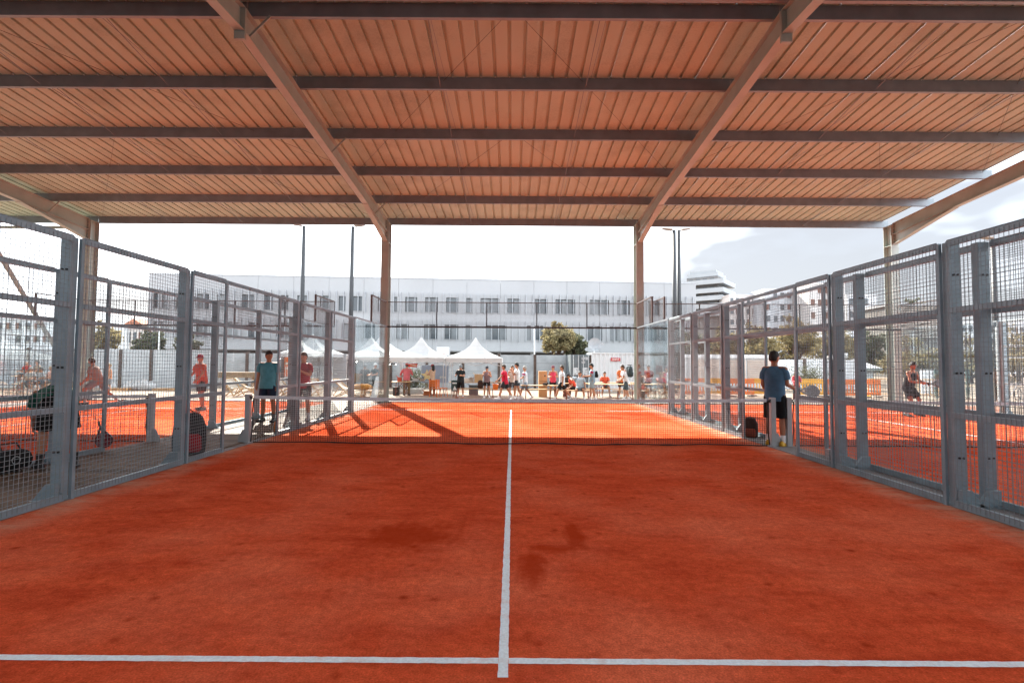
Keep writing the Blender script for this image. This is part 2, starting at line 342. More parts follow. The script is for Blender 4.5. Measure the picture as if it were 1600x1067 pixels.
for y in PY + [2*RY-q for q in PY]:
    s = -1 if y > RY else 1
    poly = [(y-s*c[0] if False else y+(-s)*c[0], zb(y)+c[1]) for c in cprof]
    for i in range(4):
        x0, x1 = FX[i]+0.004, FX[i+1]-0.004
        if i == 3: x1 = 15.5
        if i == 0: x0 = -29.6
        MB().prism(poly, x0, x1, 'x').build('purlin', PURL, canopy)
b = MB()
for y in PY:
    for i in range(45*3):
        x = -29.70+i/3+0.294; b.tube([(x, y-0.035, zb(y)+0.283), (x, y-0.035, zb(y)+0.262)], 0.016, 6)
b.build('roof_screws', mat('screw_zinc', (0.6, 0.6, 0.6), 0.35, 0.4), canopy, kind='stuff')
def ibeam_poly(y0, y1, d, top):      # side outline helper not needed beyond columns
    return [(y0, top(y0)), (y1, top(y1)), (y1, top(y1)-d), (y0, top(y0)-d)]
bolt = MB().tube([(0, 0, 0), (0, -0.02, 0)], 0.017, 6).mesh('bolt'); bolt.materials.append(PURL)
RD = 0.46
for fx in FX:
    for s in (1, -1):
        ye = RY + s*11.06                                    # outer face of the column
        yc0, yc1 = sorted((ye, ye-s*0.42)); yf = ye-s*0.42     # court-side face
        c = MB(); zt = zb(ye)+0.0
        c.box(fx-0.15, fx+0.15, yc0, yc0+0.018, GZ, zt-0.01); c.box(fx-0.15, fx+0.15, yc1-0.018, yc1, GZ, zt-0.01); c.box(fx-0.006, fx+0.006, yc0+0.018, yc1-0.018, GZ, zt-0.02)
        for zz in (zt-0.85, zt-0.03): c.box(fx-0.14, fx+0.14, yc0+0.018, yc1-0.018, zz-0.008, zz+0.008)
        col = c.build('column', STEEL, canopy)
        MB().box(fx-0.22, fx+0.22, yc0-0.07, yc1+0.07, -0.012, 0.016).build('base_plate', STEEL, col)
        r_ = MB(); fl = 0.095
        def P3(x, y, z): return (x, y, z)
        yi = RY + s*0.012
        for (za, zb_, hw) in ((0.0, -0.016, fl), (-RD+0.016, -RD, fl)):
            V = [(fx+a*hw, yy, zb(yy)+o) for yy in (yf, yi) for a, o in ((-1, za), (1, za), (1, zb_), (-1, zb_))]
            r_.add(V, [(0, 1, 2, 3), (7, 6, 5, 4), (0, 4, 5, 1), (1, 5, 6, 2), (2, 6, 7, 3), (3, 7, 4, 0)])
        V = [(fx+a*0.006, yy, zb(yy)+o) for yy in (yf, yi) for a, o in ((-1, -0.016), (1, -0.016), (1, -RD+0.016), (-1, -RD+0.016))]
        r_.add(V, [(0, 1, 2, 3), (7, 6, 5, 4), (0, 4, 5, 1), (1, 5, 6, 2), (2, 6, 7, 3), (3, 7, 4, 0)])
        raf = r_.build('rafter', STEEL, canopy)
        h = MB(); yh = yf - s*2.75; z0 = 6.43; z1 = zb(yh)-RD
        V = [(fx+a*0.006, yf, zb(yf)-RD+0.002) for a in (-1, 1)] + [(fx+a*0.006, yf, z0+0.015) for a in (1, -1)] + [(fx+a*0.006, yh, z1-0.001) for a in (-1, 1)]
        h.add(V, [(0, 1, 2, 3), (0, 4, 5, 1), (1, 5, 2), (0, 3, 4), (3, 2, 5, 4)])
        V = [(fx+a*fl, yy, zz+o) for yy, zz in ((yf, z0), (yh, z1-0.016)) for a, o in ((-1, 0.014), (1, 0.014), (1, 0.0), (-1, 0.0))]
        h.add(V, [(0, 1, 2, 3), (7, 6, 5, 4), (0, 4, 5, 1), (1, 5, 6, 2), (2, 6, 7, 3), (3, 7, 4, 0)])
        h.build('haunch', STEEL, raf)
        MB().box(fx-0.1, fx+0.1, min(yf, yf-s*0.022), max(yf, yf-s*0.022), z0-0.02, zb(yf)-0.02).build('end_plate', STEEL, raf)
        MB().box(fx-0.1, fx+0.1, min(yi-s*0.008, yi+s*0.018), max(yi-s*0.008, yi+s*0.018), zb(RY)-RD-0.16, zb(RY)-0.02).build('ridge_plate', STEEL, raf)
        if s > 0:
            for k in range(7):
                for a in (-0.062, 0.062):
                    ob('bolt', bolt, None, raf, (fx+a, yf-0.022, z0+0.08+k*0.125))
        for y in (PY[1], PY[3], PY[5]) if s > 0 else (2*RY-PY[1],):
            for a in ((1,) if y != PY[5] else (1,)):
                k = MB().bar((fx+a*0.45, y, zb(y)+0.02), (fx+a*0.05, y, zb(y)-RD+0.06), 0.045, 0.006, (0, 1, 0))
                k.bar((fx+a*0.45, y+0.02, zb(y)+0.02), (fx+a*0.05, y+0.02, zb(y)-RD+0.06), 0.006, 0.045, (0, 1, 0))
                k.build('fly_brace', STEEL, canopy)
for i in range(4):
    L_ = FX[i+1]-FX[i]
    for t_ in ((1/3, 2/3) if i != 1 else (0.25, 0.5, 0.75)):
        x = FX[i]+L_*t_
        for a, b_ in zip(PY[:-1], PY[1:]):
            MB().tube([(x, a-0.02, zb(a)+0.05), (x+0.02, b_+0.02, zb(b_)+0.24)], 0.0085, 6).build('tie_rod', PURL, canopy)
            MB().tube([(x+0.12, a-0.02, zb(a)+0.23), (x+0.10, b_+0.02, zb(b_)+0.05)], 0.006, 6).build('tie_rod', PURL, canopy)
WIREROD = mat('brace_cable', (0.10, 0.085, 0.075), 0.6, 0.2)
for i in range(4):
    xm = (FX[i]+FX[i+1])/2
    for j in (0, 2):
        for sg in (1, -1):
            xa, xb_ = (FX[i]+0.15, xm) if sg > 0 else (xm, FX[i+1]-0.15)
            ya, yb = (PY[j], PY[j+3] if j+3 < 6 else PY[-1])
            if sg < 0: ya, yb = yb, ya
            MB().tube([(xa, ya, zb(ya)+0.2), (xb_, yb, zb(yb)+0.2)], 0.005, 5).build('brace_cable', WIREROD, canopy)
MB().bar((-17.3, 10.25, 0.4), (-17.3, 5.7, 6.75), 0.10, 0.10).build('wind_brace', STEEL, canopy)
MB().bar((-29.2, 10.4, 7.02), (-17.3, 10.4, 7.02), 0.08, 0.10).build('eave_tie', STEEL, canopy)

# ------------------------------------------------------------------ unseen dark building added behind the near court ends to hold back light
hall = thing('added_light_block', (0, -16.6, GZ), 0, 'dark building added out of view behind the near end to cut light', 'building')
BLOCK_DARK = mat('light_block_dark', (0.11, 0.12, 0.135), 0.7, 0, 0.15, 0.8)
for i in range(30): MB().box(-45+i*3+0.01, -42+i*3-0.01, -0.1, 0.0, 0.3, 7.6).build('cladding_panel', BLOCK_DARK, hall)
MB().box(-45, 45, -16, -0.101, 0, 7.7).build('hall_body', BLOCK_DARK, hall); MB().box(-45.2, 45.2, -16.2, 0.2, 7.702, 8.0).build('roof', BLOCK_DARK, hall); MB().box(-45, 45, -0.08, 0.04, 0, 0.298).build('plinth', CONC, hall)
for x in (-20, -4, 12): MB().box(x, x+2.0, 0.002, 0.06, 0.302, 2.7).build('door', DARK, hall)

# ------------------------------------------------------------------ court enclosures
def grid_mesh(b, y0, y1, z0, z1, x, wy=0.0038, pitch=0.05):
    """welded wire: uprights and cross wires in the plane x = const"""
    n = int(round((y1-y0)/pitch)); h = wy/2
    for i in range(1, n):
        y = y0+(y1-y0)*i/n
        b.bar((x, y, z0), (x, y, z1), wy, wy, cap=False)
    m = int(round((z1-z0)/pitch))
    for j in range(1, m):
        z = z0+(z1-z0)*j/m
        b.bar((x+wy, y0, z), (x+wy, y1, z), wy, wy, cap=False)
    return b
RAILS = (2.21, 1.03)
def side_fence(X, s, label, group, ends=(6.0,)):
    """X: court edge; s: outward direction; runs along y with a gap at the net"""
    root = thing('court_side_fence', (X, 0, 0), 0, label, 'fence', group)
    posts = [-6, -4, -2, 2, 4, 6]; thin = [-1, 1]
    pm_ = MB().box(min(s*0.022, s*0.145), max(s*0.022, s*0.145), -0.045, 0.045, 0.0, 3.0)
    pm_ = pm_.mesh('post'); pm_.materials.append(FENCE)
    fm = MB().box(min(s*0.022, -s*0.014), max(s*0.022, -s*0.014), 0.052, 0.094, 0.0, 3.0).mesh('edge_strip'); fm.materials.append(FENCE)
    tm = MB().box(min(s*0.02, -s*0.016), max(s*0.02, -s*0.016), -0.03, 0.03, 0.0, 3.0).mesh('post'); tm.materials.append(FENCE)
    bm_ = MB().tube([(0, -0.046, 0), (0, -0.06, 0)], 0.013, 6).mesh('bolt'); bm_.materials.append(BLACK)
    gm = MB().prism([(s*0.03, 0.012), (s*0.28, 0.012), (s*0.28, 0.03), (s*0.15, 0.20), (s*0.03, 0.20)], -0.10, -0.05, 'y').box(min(s*0.02, s*0.3), max(s*0.02, s*0.3), -0.13, 0.13, 0.012, 0.024).mesh('foot'); gm.materials.append(FENCE)
    for y in posts:
        p = ob('post', pm_, None, root, (0, y, 0)); ob('edge_strip', fm, None, p); ob('foot', gm, None, p)
        for z in (2.62, 1.5, 0.55):
            for q in (0.06, 0.11): ob('bolt', bm_, None, p, (s*q, 0, z))
    for y in thin: ob('post', tm, None, root, (0, y, 0))
    segs = [(-6, -4), (-4, -2), (-2, -1), (-1, 1), (1, 2), (2, 4), (4, 6)]
    for a, b_ in segs:
        gap = (a, b_) == (-1, 1)
        lo = a+(0.094 if a in posts else 0.03); hi = b_-(0.045 if b_ in posts else 0.03)
        for z, hh in ((2.97, 0.06), (RAILS[0], 0.062)) + (() if gap else ((RAILS[1], 0.062), (0.05, 0.075))):
            MB().box(-0.02, 0.02, lo, hi, z-hh/2, z+hh/2).build('rail', FENCE, root)
        mb = MB(); off = -s*0.0235
        grid_mesh(mb, lo-0.03, hi+0.03, RAILS[0]-0.03 if gap else 0.03, 2.985, off)
        mb.build('wire_mesh', WIRE, root)
        if not gap:
            MB().tube([(-s*0.0, lo, 3.012), (-s*0.0, hi, 3.012)], 0.008, 6).build('top_wire', FENCE, root)
    for e in (1,):
        for a in (6.06, 8.02):
            pane = MB().box(-0.006, 0.006, a, a+1.93, 0.02, 2.985).build('glass_pane', GLASS, root)
        MB().box(-0.02, 0.02, 6.06, 9.98, 2.99, 3.03).build('rail', FENCE, root)
        MB().box(min(0, s*0.06), max(0, s*0.06), 7.97, 8.03, 3.032, 4.0).build('upper_post', BROWN, root)
        MB().box(-0.02, 0.02, 8.03, 9.96, 3.96, 4.0).build('rail', BROWN, root)
        grid_mesh(MB(), 8.03, 9.96, 3.04, 3.96, 0.0).build('wire_mesh', mat('dark_wire', (0.08, 0.075, 0.072), 0.5, 0.1), root)
    return root
GR = 'steel mesh side fences of the courts'
side_fence(-5.0, -1, 'grey mesh side fence along the left of the middle court, beside the walkway', GR)
side_fence(5.0, 1, 'grey mesh side fence along the right of the middle court', GR)
side_fence(-7.07, 1, 'grey mesh fence on the far side of the timber walkway', GR)
side_fence(-17.07, -1, 'outermost mesh fence at the far left of the left court', GR)
side_fence(5.5, -1, 'second mesh fence, just behind the right fence of the middle court', GR)
side_fence(15.5, 1, 'outermost mesh fence on the far side of the right court', GR)
DWIRE = MATS['dark_wire']
def end_wall(cx, label):
    root = thing('court_end_wall', (cx, 10.0, 0), 0, label, 'glass wall', 'glass end walls of the courts')
    for i in range(5):
        MB().box(-4.985+i*2+0.004, -2.985+i*2-0.034, -0.006, 0.006, 0.035, 2.965).build('glass_pane', GLASS, root)
    MB().box(-5, 5, -0.02, 0.06, 2.97, 3.03).build('top_rail', DARK, root)
    MB().box(-5, 5, -0.02, 0.04, 0.0, 0.035).build('bottom_rail', DARK, root)
    for i in range(6):
        MB().box(-5.0+i*2-(0.02 if i else 0), -5.0+i*2+(0.02 if i < 5 else 0.0)+(0.02 if not i else 0), 0.0, 0.04, 3.032, 3.97).build('upper_post', DARK, root)
    MB().box(-5, 5, 0.0, 0.04, 3.972, 4.0).build('upper_rail', BROWN, root)
    b = MB(); n = 200
    for i in range(1, n): b.bar((-5+i*0.05, -0.004, 3.032), (-5+i*0.05, -0.004, 3.972), 0.004, 0.004, cap=False)
    for j in range(1, 19): b.bar((-5, -0.009, 3.03+j*0.05), (5, -0.009, 3.03+j*0.05), 0.004, 0.004, cap=False)
    b.build('wire_mesh', DWIRE, root)
    for x in (-4.7, 4.7):
        MB().box(x-0.09, x+0.09, 0.008, 0.022, 1.51, 1.54).build('glass_clamp', BLACK, root)
end_wall(-12.07, 'glass end wall with mesh top behind the left neighbouring court')
end_wall(0, 'glass end wall with black frame and mesh top behind the middle court')
end_wall(10.5, 'glass end wall with mesh top behind the right neighbouring court')

# ------------------------------------------------------------------ nets
NET = mat('net_string', (0.018, 0.017, 0.016), 0.8, 0, 0.2, 10); BAND = mat('net_band', (0.58, 0.62, 0.66), 0.8, 0, 0.1, 30, 0.2, 150); NPOST = mat('net_post_paint', (0.33, 0.355, 0.37), 0.45, 0, 0.06, 6)
def net(cx, label):
    root = thing('court_net', (cx, 0, 0), 0, label, 'net', 'nets across the courts')
    def top(x): return 0.885+0.035*(x/5.0)**2
    def bot(x): return 0.026+0.022*mnoise.noise(Vector((x*0.9, cx, 0)))+0.010*max(0, mnoise.noise(Vector((x*2.3, cx+5, 3))))
    def yy(x): return 0.010*mnoise.noise(Vector((x*0.7, cx, 9)))
    for s in (-1, 1):
        p = MB().prism([(s*5.05, 0.012), (s*5.14, 0.012), (s*5.14, 0.945), (s*5.05, 0.945)], -0.045, 0.045, 'y')
        po = p.build('net_post', NPOST, root)
        MB().prism([(s*5.141, 0.012), (s*5.27, 0.012), (s*5.27, 0.10), (s*5.19, 0.26), (s*5.141, 0.26)], -0.012, 0.012, 'y').build('gusset', NPOST, po)
        MB().tube([(s*5.05, 0, 0.86), (s*5.02, -0.02, 0.875)], 0.022, 8).tube([(s*5.03, 0.03, 0.9), (s*5.03, -0.05, 0.9)], 0.014, 8).build('winch', BLACK, po)
        MB().tube([(s*5.03, 0, 0.03), (s*5.0, 0, 0.3), (s*5.01, 0, 0.6), (s*4.99, 0, 0.88)], 0.012, 6).build('side_cord', BLACK, root)
    xs = [-4.98+9.96*i/100 for i in range(101)]
    b = MB()
    b.rings([[(x, -0.006+yy(x)*0, top(x)-0.062), (x, 0.006, top(x)-0.062), (x, 0.006, top(x)), (x, -0.006, top(x))] for x in xs])
    b.build('top_band', BAND, root)
    b = MB(); nv = 228; w_ = 0.0050
    for i in range(nv+1):
        x = -4.98+9.96*i/nv; b.bar((x, 0, top(x)-0.06), (x+0.004*mnoise.noise(Vector((x*3, 1, 2))), yy(x), bot(x)), w_, w_, cap=False)
    for j in range(1, 20):
        pts = []
        for x in xs:
            t_ = j/20; pts.append((x, yy(x)*(t_), (top(x)-0.06)*(1-t_)+bot(x)*t_))
        b.tube(pts, 0.0029, 4, False)
    b.build('net_mesh', NET, root, kind='stuff')
    MB().tube([(x, yy(x), bot(x)) for x in xs], [0.012+0.010*max(0, mnoise.noise(Vector((x*3.1, cx, 7)))) for x in xs], 6).build('bottom_cord', NET, root)
net(0, 'black net with grey top band across the middle of the court')
net(-12.07, 'black net of the left neighbouring court, seen through the fence')
net(10.5, 'black net of the right neighbouring court, seen through the fence')
# ------------------------------------------------------------------ buildings behind
FAC = mat('white_facade', (0.295, 0.298, 0.308), 0.8, 0, 0.05, 0.25)
FIN = mat('facade_fin', (0.30, 0.31, 0.33), 0.5, 0.2, 0.08, 3)
BLINDS = [mat('window_blind', (0.15, 0.16, 0.17), 0.5, 0, 0.15, 0.9), mat('pale_blind', (0.20, 0.21, 0.22), 0.6, 0, 0.12, 0.9), mat('dark_pane', (0.05, 0.058, 0.066), 0.15, 0, 0.2, 0.9), mat('mid_pane', (0.11, 0.12, 0.13), 0.3, 0, 0.2, 0.9)]
WFRAME = mat('window_frame', (0.10, 0.105, 0.11), 0.5)
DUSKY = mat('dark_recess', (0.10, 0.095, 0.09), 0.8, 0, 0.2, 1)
def facade_building():
    A = Vector((-41.3, 46.05)); B_ = Vector((22.5, 50.65)); D = B_-A; Ln = D.length
    root = thing('institute_building', (A.x, A.y, GZ), math.atan2(D.y, D.x), 'long low white building with two rows of windows and vertical fins', 'building')
    def lx(u):
        k = (u-800.6)/771.7; t = (k*(A.y+9.6468)-(A.x-0.0375))/(D.x-k*D.y); return t*Ln
    up_ = [(236, 244), (249, 259), (272, 283), (302, 323), (336, 347), (373, 394), (408, 424), (437, 448), (462, 478), (498, 514), (527, 538), (549, 564), (589, 596), (613.5, 619), (631.5, 650.5), (663, 683), (696, 715), (727.5, 737), (750, 779.5), (792, 812), (835, 855), (867.5, 898.5), (921.5, 951.5), (964.5, 984.5), (1010, 1030), (1050, 1066)]
    lo_ = [(238, 252), (274, 292), (305, 322), (350, 370), (385, 402), (430, 452), (470, 486), (500, 516), (533, 546), (567, 585), (618.5, 638), (662, 683), (694, 715.5), (727, 736.5), (759, 791), (823, 829), (835, 848), (916, 941), (953, 986), (1006, 1026), (1044, 1066)]
    h0 = -GZ
    rows = [(up_, 7.53+h0, 9.25+h0), (lo_, 4.33+h0, 6.05+h0)]
    top, bot = 11.43+h0, 2.95+h0
    def panel(x0, x1, z0, z1):
        n = max(1, int(round((x1-x0)/4.0)))
        for k in range(n): MB().box(x0+(x1-x0)*k/n+(0.012 if k else 0), x0+(x1-x0)*(k+1)/n-(0.012 if k < n-1 else 0), 0.0+rng.uniform(0, 0.006), 0.30, z0, z1).build('wall_panel', FAC, root)
    panel(0, Ln, rows[0][2], top); panel(0, Ln, rows[1][2], rows[0][1]); panel(0, Ln, bot, rows[1][1])
    MB().box(0.0, Ln, 0.302, 16, bot, top-0.3).build('building_core', FAC, root)
    MB().box(-0.05, Ln+0.05, -0.04, 0.35, top, top+0.10).build('parapet_cap', FIN, root)
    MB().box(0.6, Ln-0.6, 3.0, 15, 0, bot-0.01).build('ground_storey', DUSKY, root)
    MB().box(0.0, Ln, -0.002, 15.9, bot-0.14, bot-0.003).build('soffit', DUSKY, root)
    for i in range(17): MB().box(i*3.95+0.2, i*3.95+0.6, 0.4, 0.8, 0, bot-0.15).build('pillar', FAC, root)
    for wins, z0, z1 in rows:
        cur = 0.0
        for (a, b_) in wins:
            x0, x1 = lx(a), lx(b_)
            panel(cur, x0, z0, z1); cur = x1
            w_ = MB()
            for (p, q) in ((x0, x0+0.05), (x1-0.05, x1)): w_.box(p, q, 0.12, 0.20, z0, z1)
            w_.box(x0+0.05, x1-0.05, 0.12, 0.20, z1-0.06, z1); w_.box(x0+0.05, x1-0.05, 0.12, 0.20, z0, z0+0.05)
            n = max(1, int(round((x1-x0)/0.95)))
            for k in range(1, n): xx = x0+(x1-x0)*k/n; w_.box(xx-0.02, xx+0.02, 0.12, 0.20, z0+0.05, z1-0.06)
            w_ = w_.build('window', WFRAME, root)
            for k in range(n):
                MB().box(x0+(x1-x0)*k/n+0.02, x0+(x1-x0)*(k+1)/n-0.02, 0.21, 0.215, z0+0.01, z1-0.01).build('pane', BLINDS[2 if rng.random() < 0.2 else rng.randint(0, 3)], w_)
            MB().box(x0-0.05, x1+0.05, -0.06, 0.12, z0-0.05, z0).build('sill', FAC, w_)
        panel(cur, Ln, z0, z1)
    fm = MB().box(-0.03, 0.03, -0.34, -0.12, 0, 2.42).box(-0.02, 0.02, -0.12, 0.0, 0.25, 0.31).box(-0.02, 0.02, -0.12, 0.0, 2.1, 2.16).mesh('fin'); fm.materials.append(FIN)
    n = 78
    for i in range(n):
        for z in (7.38+h0, 4.10+h0):
            ob('fin', fm, None, root, (0.5+i*(Ln-1.0)/(n-1), 0, z))
    x0, x1 = lx(533), lx(738)
    MB().box(x0, x1, 5.0, 14, top-0.3, top+0.75).build('roof_box', FAC, root)
facade_building()

def tower():
    y = 130.0; root = thing('balcony_tower', (gx(1105, y), y, GZ), R(-38), 'white tower of stacked balconies rising beyond the long building', 'building')
    z0 = 0
    core = MB().box(-4.2, 4.2, -4.2, 4.2, 0, gz(1105, 440, y)+1).build('core', mat('tower_wall', (0.17, 0.16, 0.155), 0.8, 0, 0.1, 0.3), root)
    slab = mat('tower_slab', (0.30, 0.315, 0.33), 0.7, 0, 0.06, 0.4)
    zs = [gz(1105, v, y)+0.2 for v in (437, 449, 462, 473, 485, 497)]
    for i, z in enumerate(zs):
        w_ = 5.7+(0.5 if i in (1, 2) else 0)
        if i == 0: w_ = 4.2
        MB().box(-w_, w_, -w_, w_, z, z+0.35).build('floor_slab', slab, root)
        p = MB(); h_ = 1.0
        for (a, b_) in (((-w_, -w_), (w_, -w_)), ((w_, -w_), (w_, w_)), ((-w_, w_), (-w_, -w_)), ((w_, w_), (-w_, w_))):
            pass
        MB().box(-w_, w_, -w_, -w_+0.12, z+0.352, z+1.25).build('balcony_front', slab, root)
        MB().box(-w_, -w_+0.12, -w_+0.122, w_, z+0.352, z+1.25).build('balcony_side', slab, root)
        MB().box(w_-0.12, w_, -w_+0.122, w_, z+0.352, z+1.25).build('balcony_side', slab, root)
        if i:
            for k in range(4):
                MB().box(-3.6+k*1.9, -2.4+k*1.9, -4.26, -4.2, z+0.4, z+1.95).build('window', WFRAME, root)
                MB().box(-4.26, -4.2, -3.6+k*1.9, -2.4+k*1.9, z+0.4, z+1.95).build('window', WFRAME, root)
    MB().box(-3.6, 3.6, -3.6, 3.6, gz(1105, 433, y), gz(1105, 426, y)+0.3).build('roof_room', slab, root)
tower()
def apartment(u0, u1, v0, y, label, col, winm, nx, floors, rz=0.0, dep=14, name='apartment_block'):
    x0, x1 = gx(u0, y), gx(u1, y); w_ = x1-x0; H = gz((u0+u1)/2, v0, y)-GZ
    root = thing(name, ((x0+x1)/2, y, GZ), rz, label, 'building')
    m = mat(name+'_'+str(u0), col, 0.85, 0, 0.06, 0.4)
    MB().box(-w_/2, w_/2, 0, dep, 0, H).build('wall', m, root)
    MB().box(-w_/2-0.1, w_/2+0.1, -0.12, dep+0.1, H, H+0.35).build('parapet', m, root)
    fh = H/floors
    for j in range(floors):
        for i in range(nx):
            if rng.random() < 0.15: continue
            xc = -w_/2+(i+0.5)*w_/nx; hw = min(0.55, w_/nx*0.28); z = j*fh+fh*0.3
            wo_ = MB().box(xc-hw, xc+hw, -0.03, 0.0, z, z+fh*0.5).build('window', winm, root)
            MB().box(xc-hw-0.08, xc+hw+0.08, -0.12, -0.031, z-0.1, z-0.002).build('sill', m, wo_)
            if rng.random() < 0.4: MB().box(xc-hw, xc+hw*0.1, -0.06, -0.031, z, z+fh*0.5).build('shutter', mat('brown_shutter', (0.16, 0.07, 0.045), 0.6), wo_)
    return root
DWIN = mat('far_window', (0.07, 0.08, 0.09), 0.25)
apartment(1140, 1192, 462, 118, 'pale apartment block just beside the balcony tower', (0.50, 0.47, 0.46), DWIN, 6, 7)
apartment(1196, 1262, 453, 112, 'pale grey apartment block behind the trees, left of the brown shuttered one', (0.46, 0.48, 0.51), DWIN, 6, 7)
apartment(1266, 1322, 444, 105, 'white apartment block with brown shutters behind the right fence', (0.58, 0.56, 0.55), mat('brown_window', (0.13, 0.065, 0.045), 0.4), 5, 7)
apartment(1325, 1372, 462, 110, 'low white block next to the canopy column', (0.55, 0.56, 0.58), DWIN, 4, 6)
apartment(1500, 1660, 505, 110, 'long low white block at the far right edge', (0.55, 0.56, 0.58), DWIN, 14, 4)
apartment(-40, 92, 500, 62, 'white block with rows of small windows at the far left edge', (0.56, 0.58, 0.60), DWIN, 9, 4)
apartment(196, 222, 512, 75, 'small house with terracotta roof behind the left trees', (0.5, 0.45, 0.42), DWIN, 3, 2, name='small_house')
hr = [o for o in bpy.data.objects if o.name.startswith('small_house')][0]
w_ = gx(222, 75)-gx(196, 75); Hh = gz(209, 512, 75)-GZ
MB().prism([(-w_/2-0.5, Hh+0.36), (w_/2+0.5, Hh+0.36), (0, Hh+1.5)], -0.5, 14.3, 'y').build('roof', mat('terracotta', (0.42, 0.16, 0.09), 0.8, 0, 0.2, 2), hr)
def slat_building():
    y = 68.0; root = thing('slatted_building', (gx(1438, y), y, GZ), R(-6), 'building clad in horizontal slats behind the right court', 'building')
    w_ = gx(1482, y)-gx(1394, y); z0, z1 = gz(1438, 527, y)-GZ, gz(1438, 478, y)-GZ
    MB().box(-w_/2, w_/2, 0.2, 9, 0, z1).build('wall', mat('slat_backing', (0.13, 0.12, 0.11), 0.8), root)
    sm_ = MB().box(-w_/2-0.2, w_/2+0.2, 0.0, 0.14, 0, 0.15).mesh('slat'); sm_.materials.append(mat('pale_slat', (0.42, 0.38, 0.34), 0.7, 0, 0.1, 1))
    n = 15
    for i in range(n): ob('slat', sm_, None, root, (0, 0, z0+(z1-z0)*i/n))
    MB().box(-w_/2-0.4, w_/2+0.4, -0.2, 9.2, z1+0.02, z1+0.4).build('roof', FAC, root)
slat_building()

# ------------------------------------------------------------------ trees
def leaf_mat(name, a, b):
    m = bpy.data.materials.new(name); m.use_nodes = True; t = m.node_tree; t.nodes.clear(); lk = t.links.new
    out = N(t, 'ShaderNodeOutputMaterial'); p = N(t, 'ShaderNodeBsdfPrincipled'); p.inputs['Roughness'].default_value = 0.6; p.inputs['Specular IOR Level'].default_value = 0.25
    g_ = N(t, 'ShaderNodeNewGeometry'); n = N(t, 'ShaderNodeTexNoise'); n.inputs['Scale'].default_value = 1.7; n.inputs['Detail'].default_value = 5; lk(g_.outputs['Position'], n.inputs['Vector'])
    ad = N(t, 'ShaderNodeMath', operation='MULTIPLY_ADD'); ad.inputs[1].default_value = 0.6; lk(g_.outputs['Random Per Island'], ad.inputs[0]); lk(n.outputs['Fac'], ad.inputs[2])
    r = N(t, 'ShaderNodeValToRGB'); e = r.color_ramp.elements; e[0].position = 0.45; e[1].position = 1.1; e[0].color = (*a, 1); e[1].color = (*b, 1)
    lk(ad.outputs[0], r.inputs['Fac']); lk(r.outputs['Color'], p.inputs['Base Color'])
    tr = N(t, 'ShaderNodeBsdfTranslucent'); ms = N(t, 'ShaderNodeMixShader'); ms.inputs[0].default_value = 0.35
    lk(r.outputs['Color'], tr.inputs['Color']); lk(p.outputs[0], ms.inputs[1]); lk(tr.outputs[0], ms.inputs[2]); lk(ms.outputs[0], out.inputs[0])
    return m
LEAF_O = leaf_mat('olive_leaf', (0.11, 0.092, 0.042), (0.31, 0.25, 0.125)); LEAF_D = leaf_mat('dark_leaf', (0.04, 0.045, 0.026), (0.12, 0.12, 0.066)); BARK = mat('bark', (0.075, 0.04, 0.026), 0.9, 0, 0.3, 8, 0.6, 30)
LEAF_Y = leaf_mat('golden_leaf', (0.12, 0.094, 0.04), (0.30, 0.23, 0.105))
def tree(x, y, blobs, trunk_h, label, leafm, nleaf=5200, size=0.11, trunk_r=0.14, seed=1, group=None, name='tree', z=GZ):
    root = thing(name, (x, y, z), 0, label, 'tree', group)
    r_ = np.random.RandomState(seed)
    b = MB(); topz = max(c[2] for c in blobs)
    b.tube([(0, 0, 0), (0.03, 0.02, trunk_h*0.5), (-0.02, 0, trunk_h), (0.02, 0.03, topz)], [trunk_r*1.25, trunk_r, trunk_r*0.85, trunk_r*0.3], 8)
    for c in blobs:
        st = Vector((0, 0, trunk_h*r_.uniform(0.8, 1.1))); e = Vector(c[:3])
        mid = (st+e)/2+Vector((r_.uniform(-.2, .2), r_.uniform(-.2, .2), -0.1)); b.tube([st, mid, e], [trunk_r*0.5, trunk_r*0.33, trunk_r*0.1], 6)
        for k in range(3):
            q = e+Vector(r_.normal(size=3))*c[3]*0.45; b.tube([mid, (mid+q)/2, q], [trunk_r*0.24, trunk_r*0.15, trunk_r*0.05], 5)
    b.build('trunk', BARK, root, True)
    vol = np.array([c[3]**2.2 for c in blobs]); vol = vol/vol.sum(); P = []
    for c, q in zip(blobs, vol):
        n = int(nleaf*q); sub = max(10, int(n/60))
        d = r_.normal(size=(sub, 3)); d /= np.linalg.norm(d, axis=1)[:, None]; rad = c[3]*(r_.rand(sub)**0.4)
        cen = np.array(c[:3])+d*rad[:, None]*np.array([1, 1, c[4] if len(c) > 4 else 0.9])
        for k in range(sub):
            m_ = int(n/sub); s_ = c[3]*r_.uniform(0.10, 0.2)
            P.append(cen[k]+r_.normal(size=(m_, 3))*s_*np.array([1, 1, 0.75]))
    P = np.concatenate(P); n = len(P)
    a = r_.normal(size=(n, 3)); a /= np.linalg.norm(a, axis=1)[:, None]; c_ = r_.normal(size=(n, 3)); t_ = np.cross(a, c_); t_ /= np.linalg.norm(t_, axis=1)[:, None]
    s_ = size*r_.uniform(0.6, 1.3, size=(n, 1)); V = np.empty((n, 4, 3)); V[:, 0] = P-a*s_; V[:, 1] = P+t_*s_*0.45; V[:, 2] = P+a*s_; V[:, 3] = P-t_*s_*0.45
    me = bpy.data.meshes.new('crown'); me.from_pydata(V.reshape(-1, 3).tolist(), [], np.arange(4*n).reshape(-1, 4).tolist()); me.update(); me.materials.append(leafm)
    ob('crown', me, None, root)
    return root
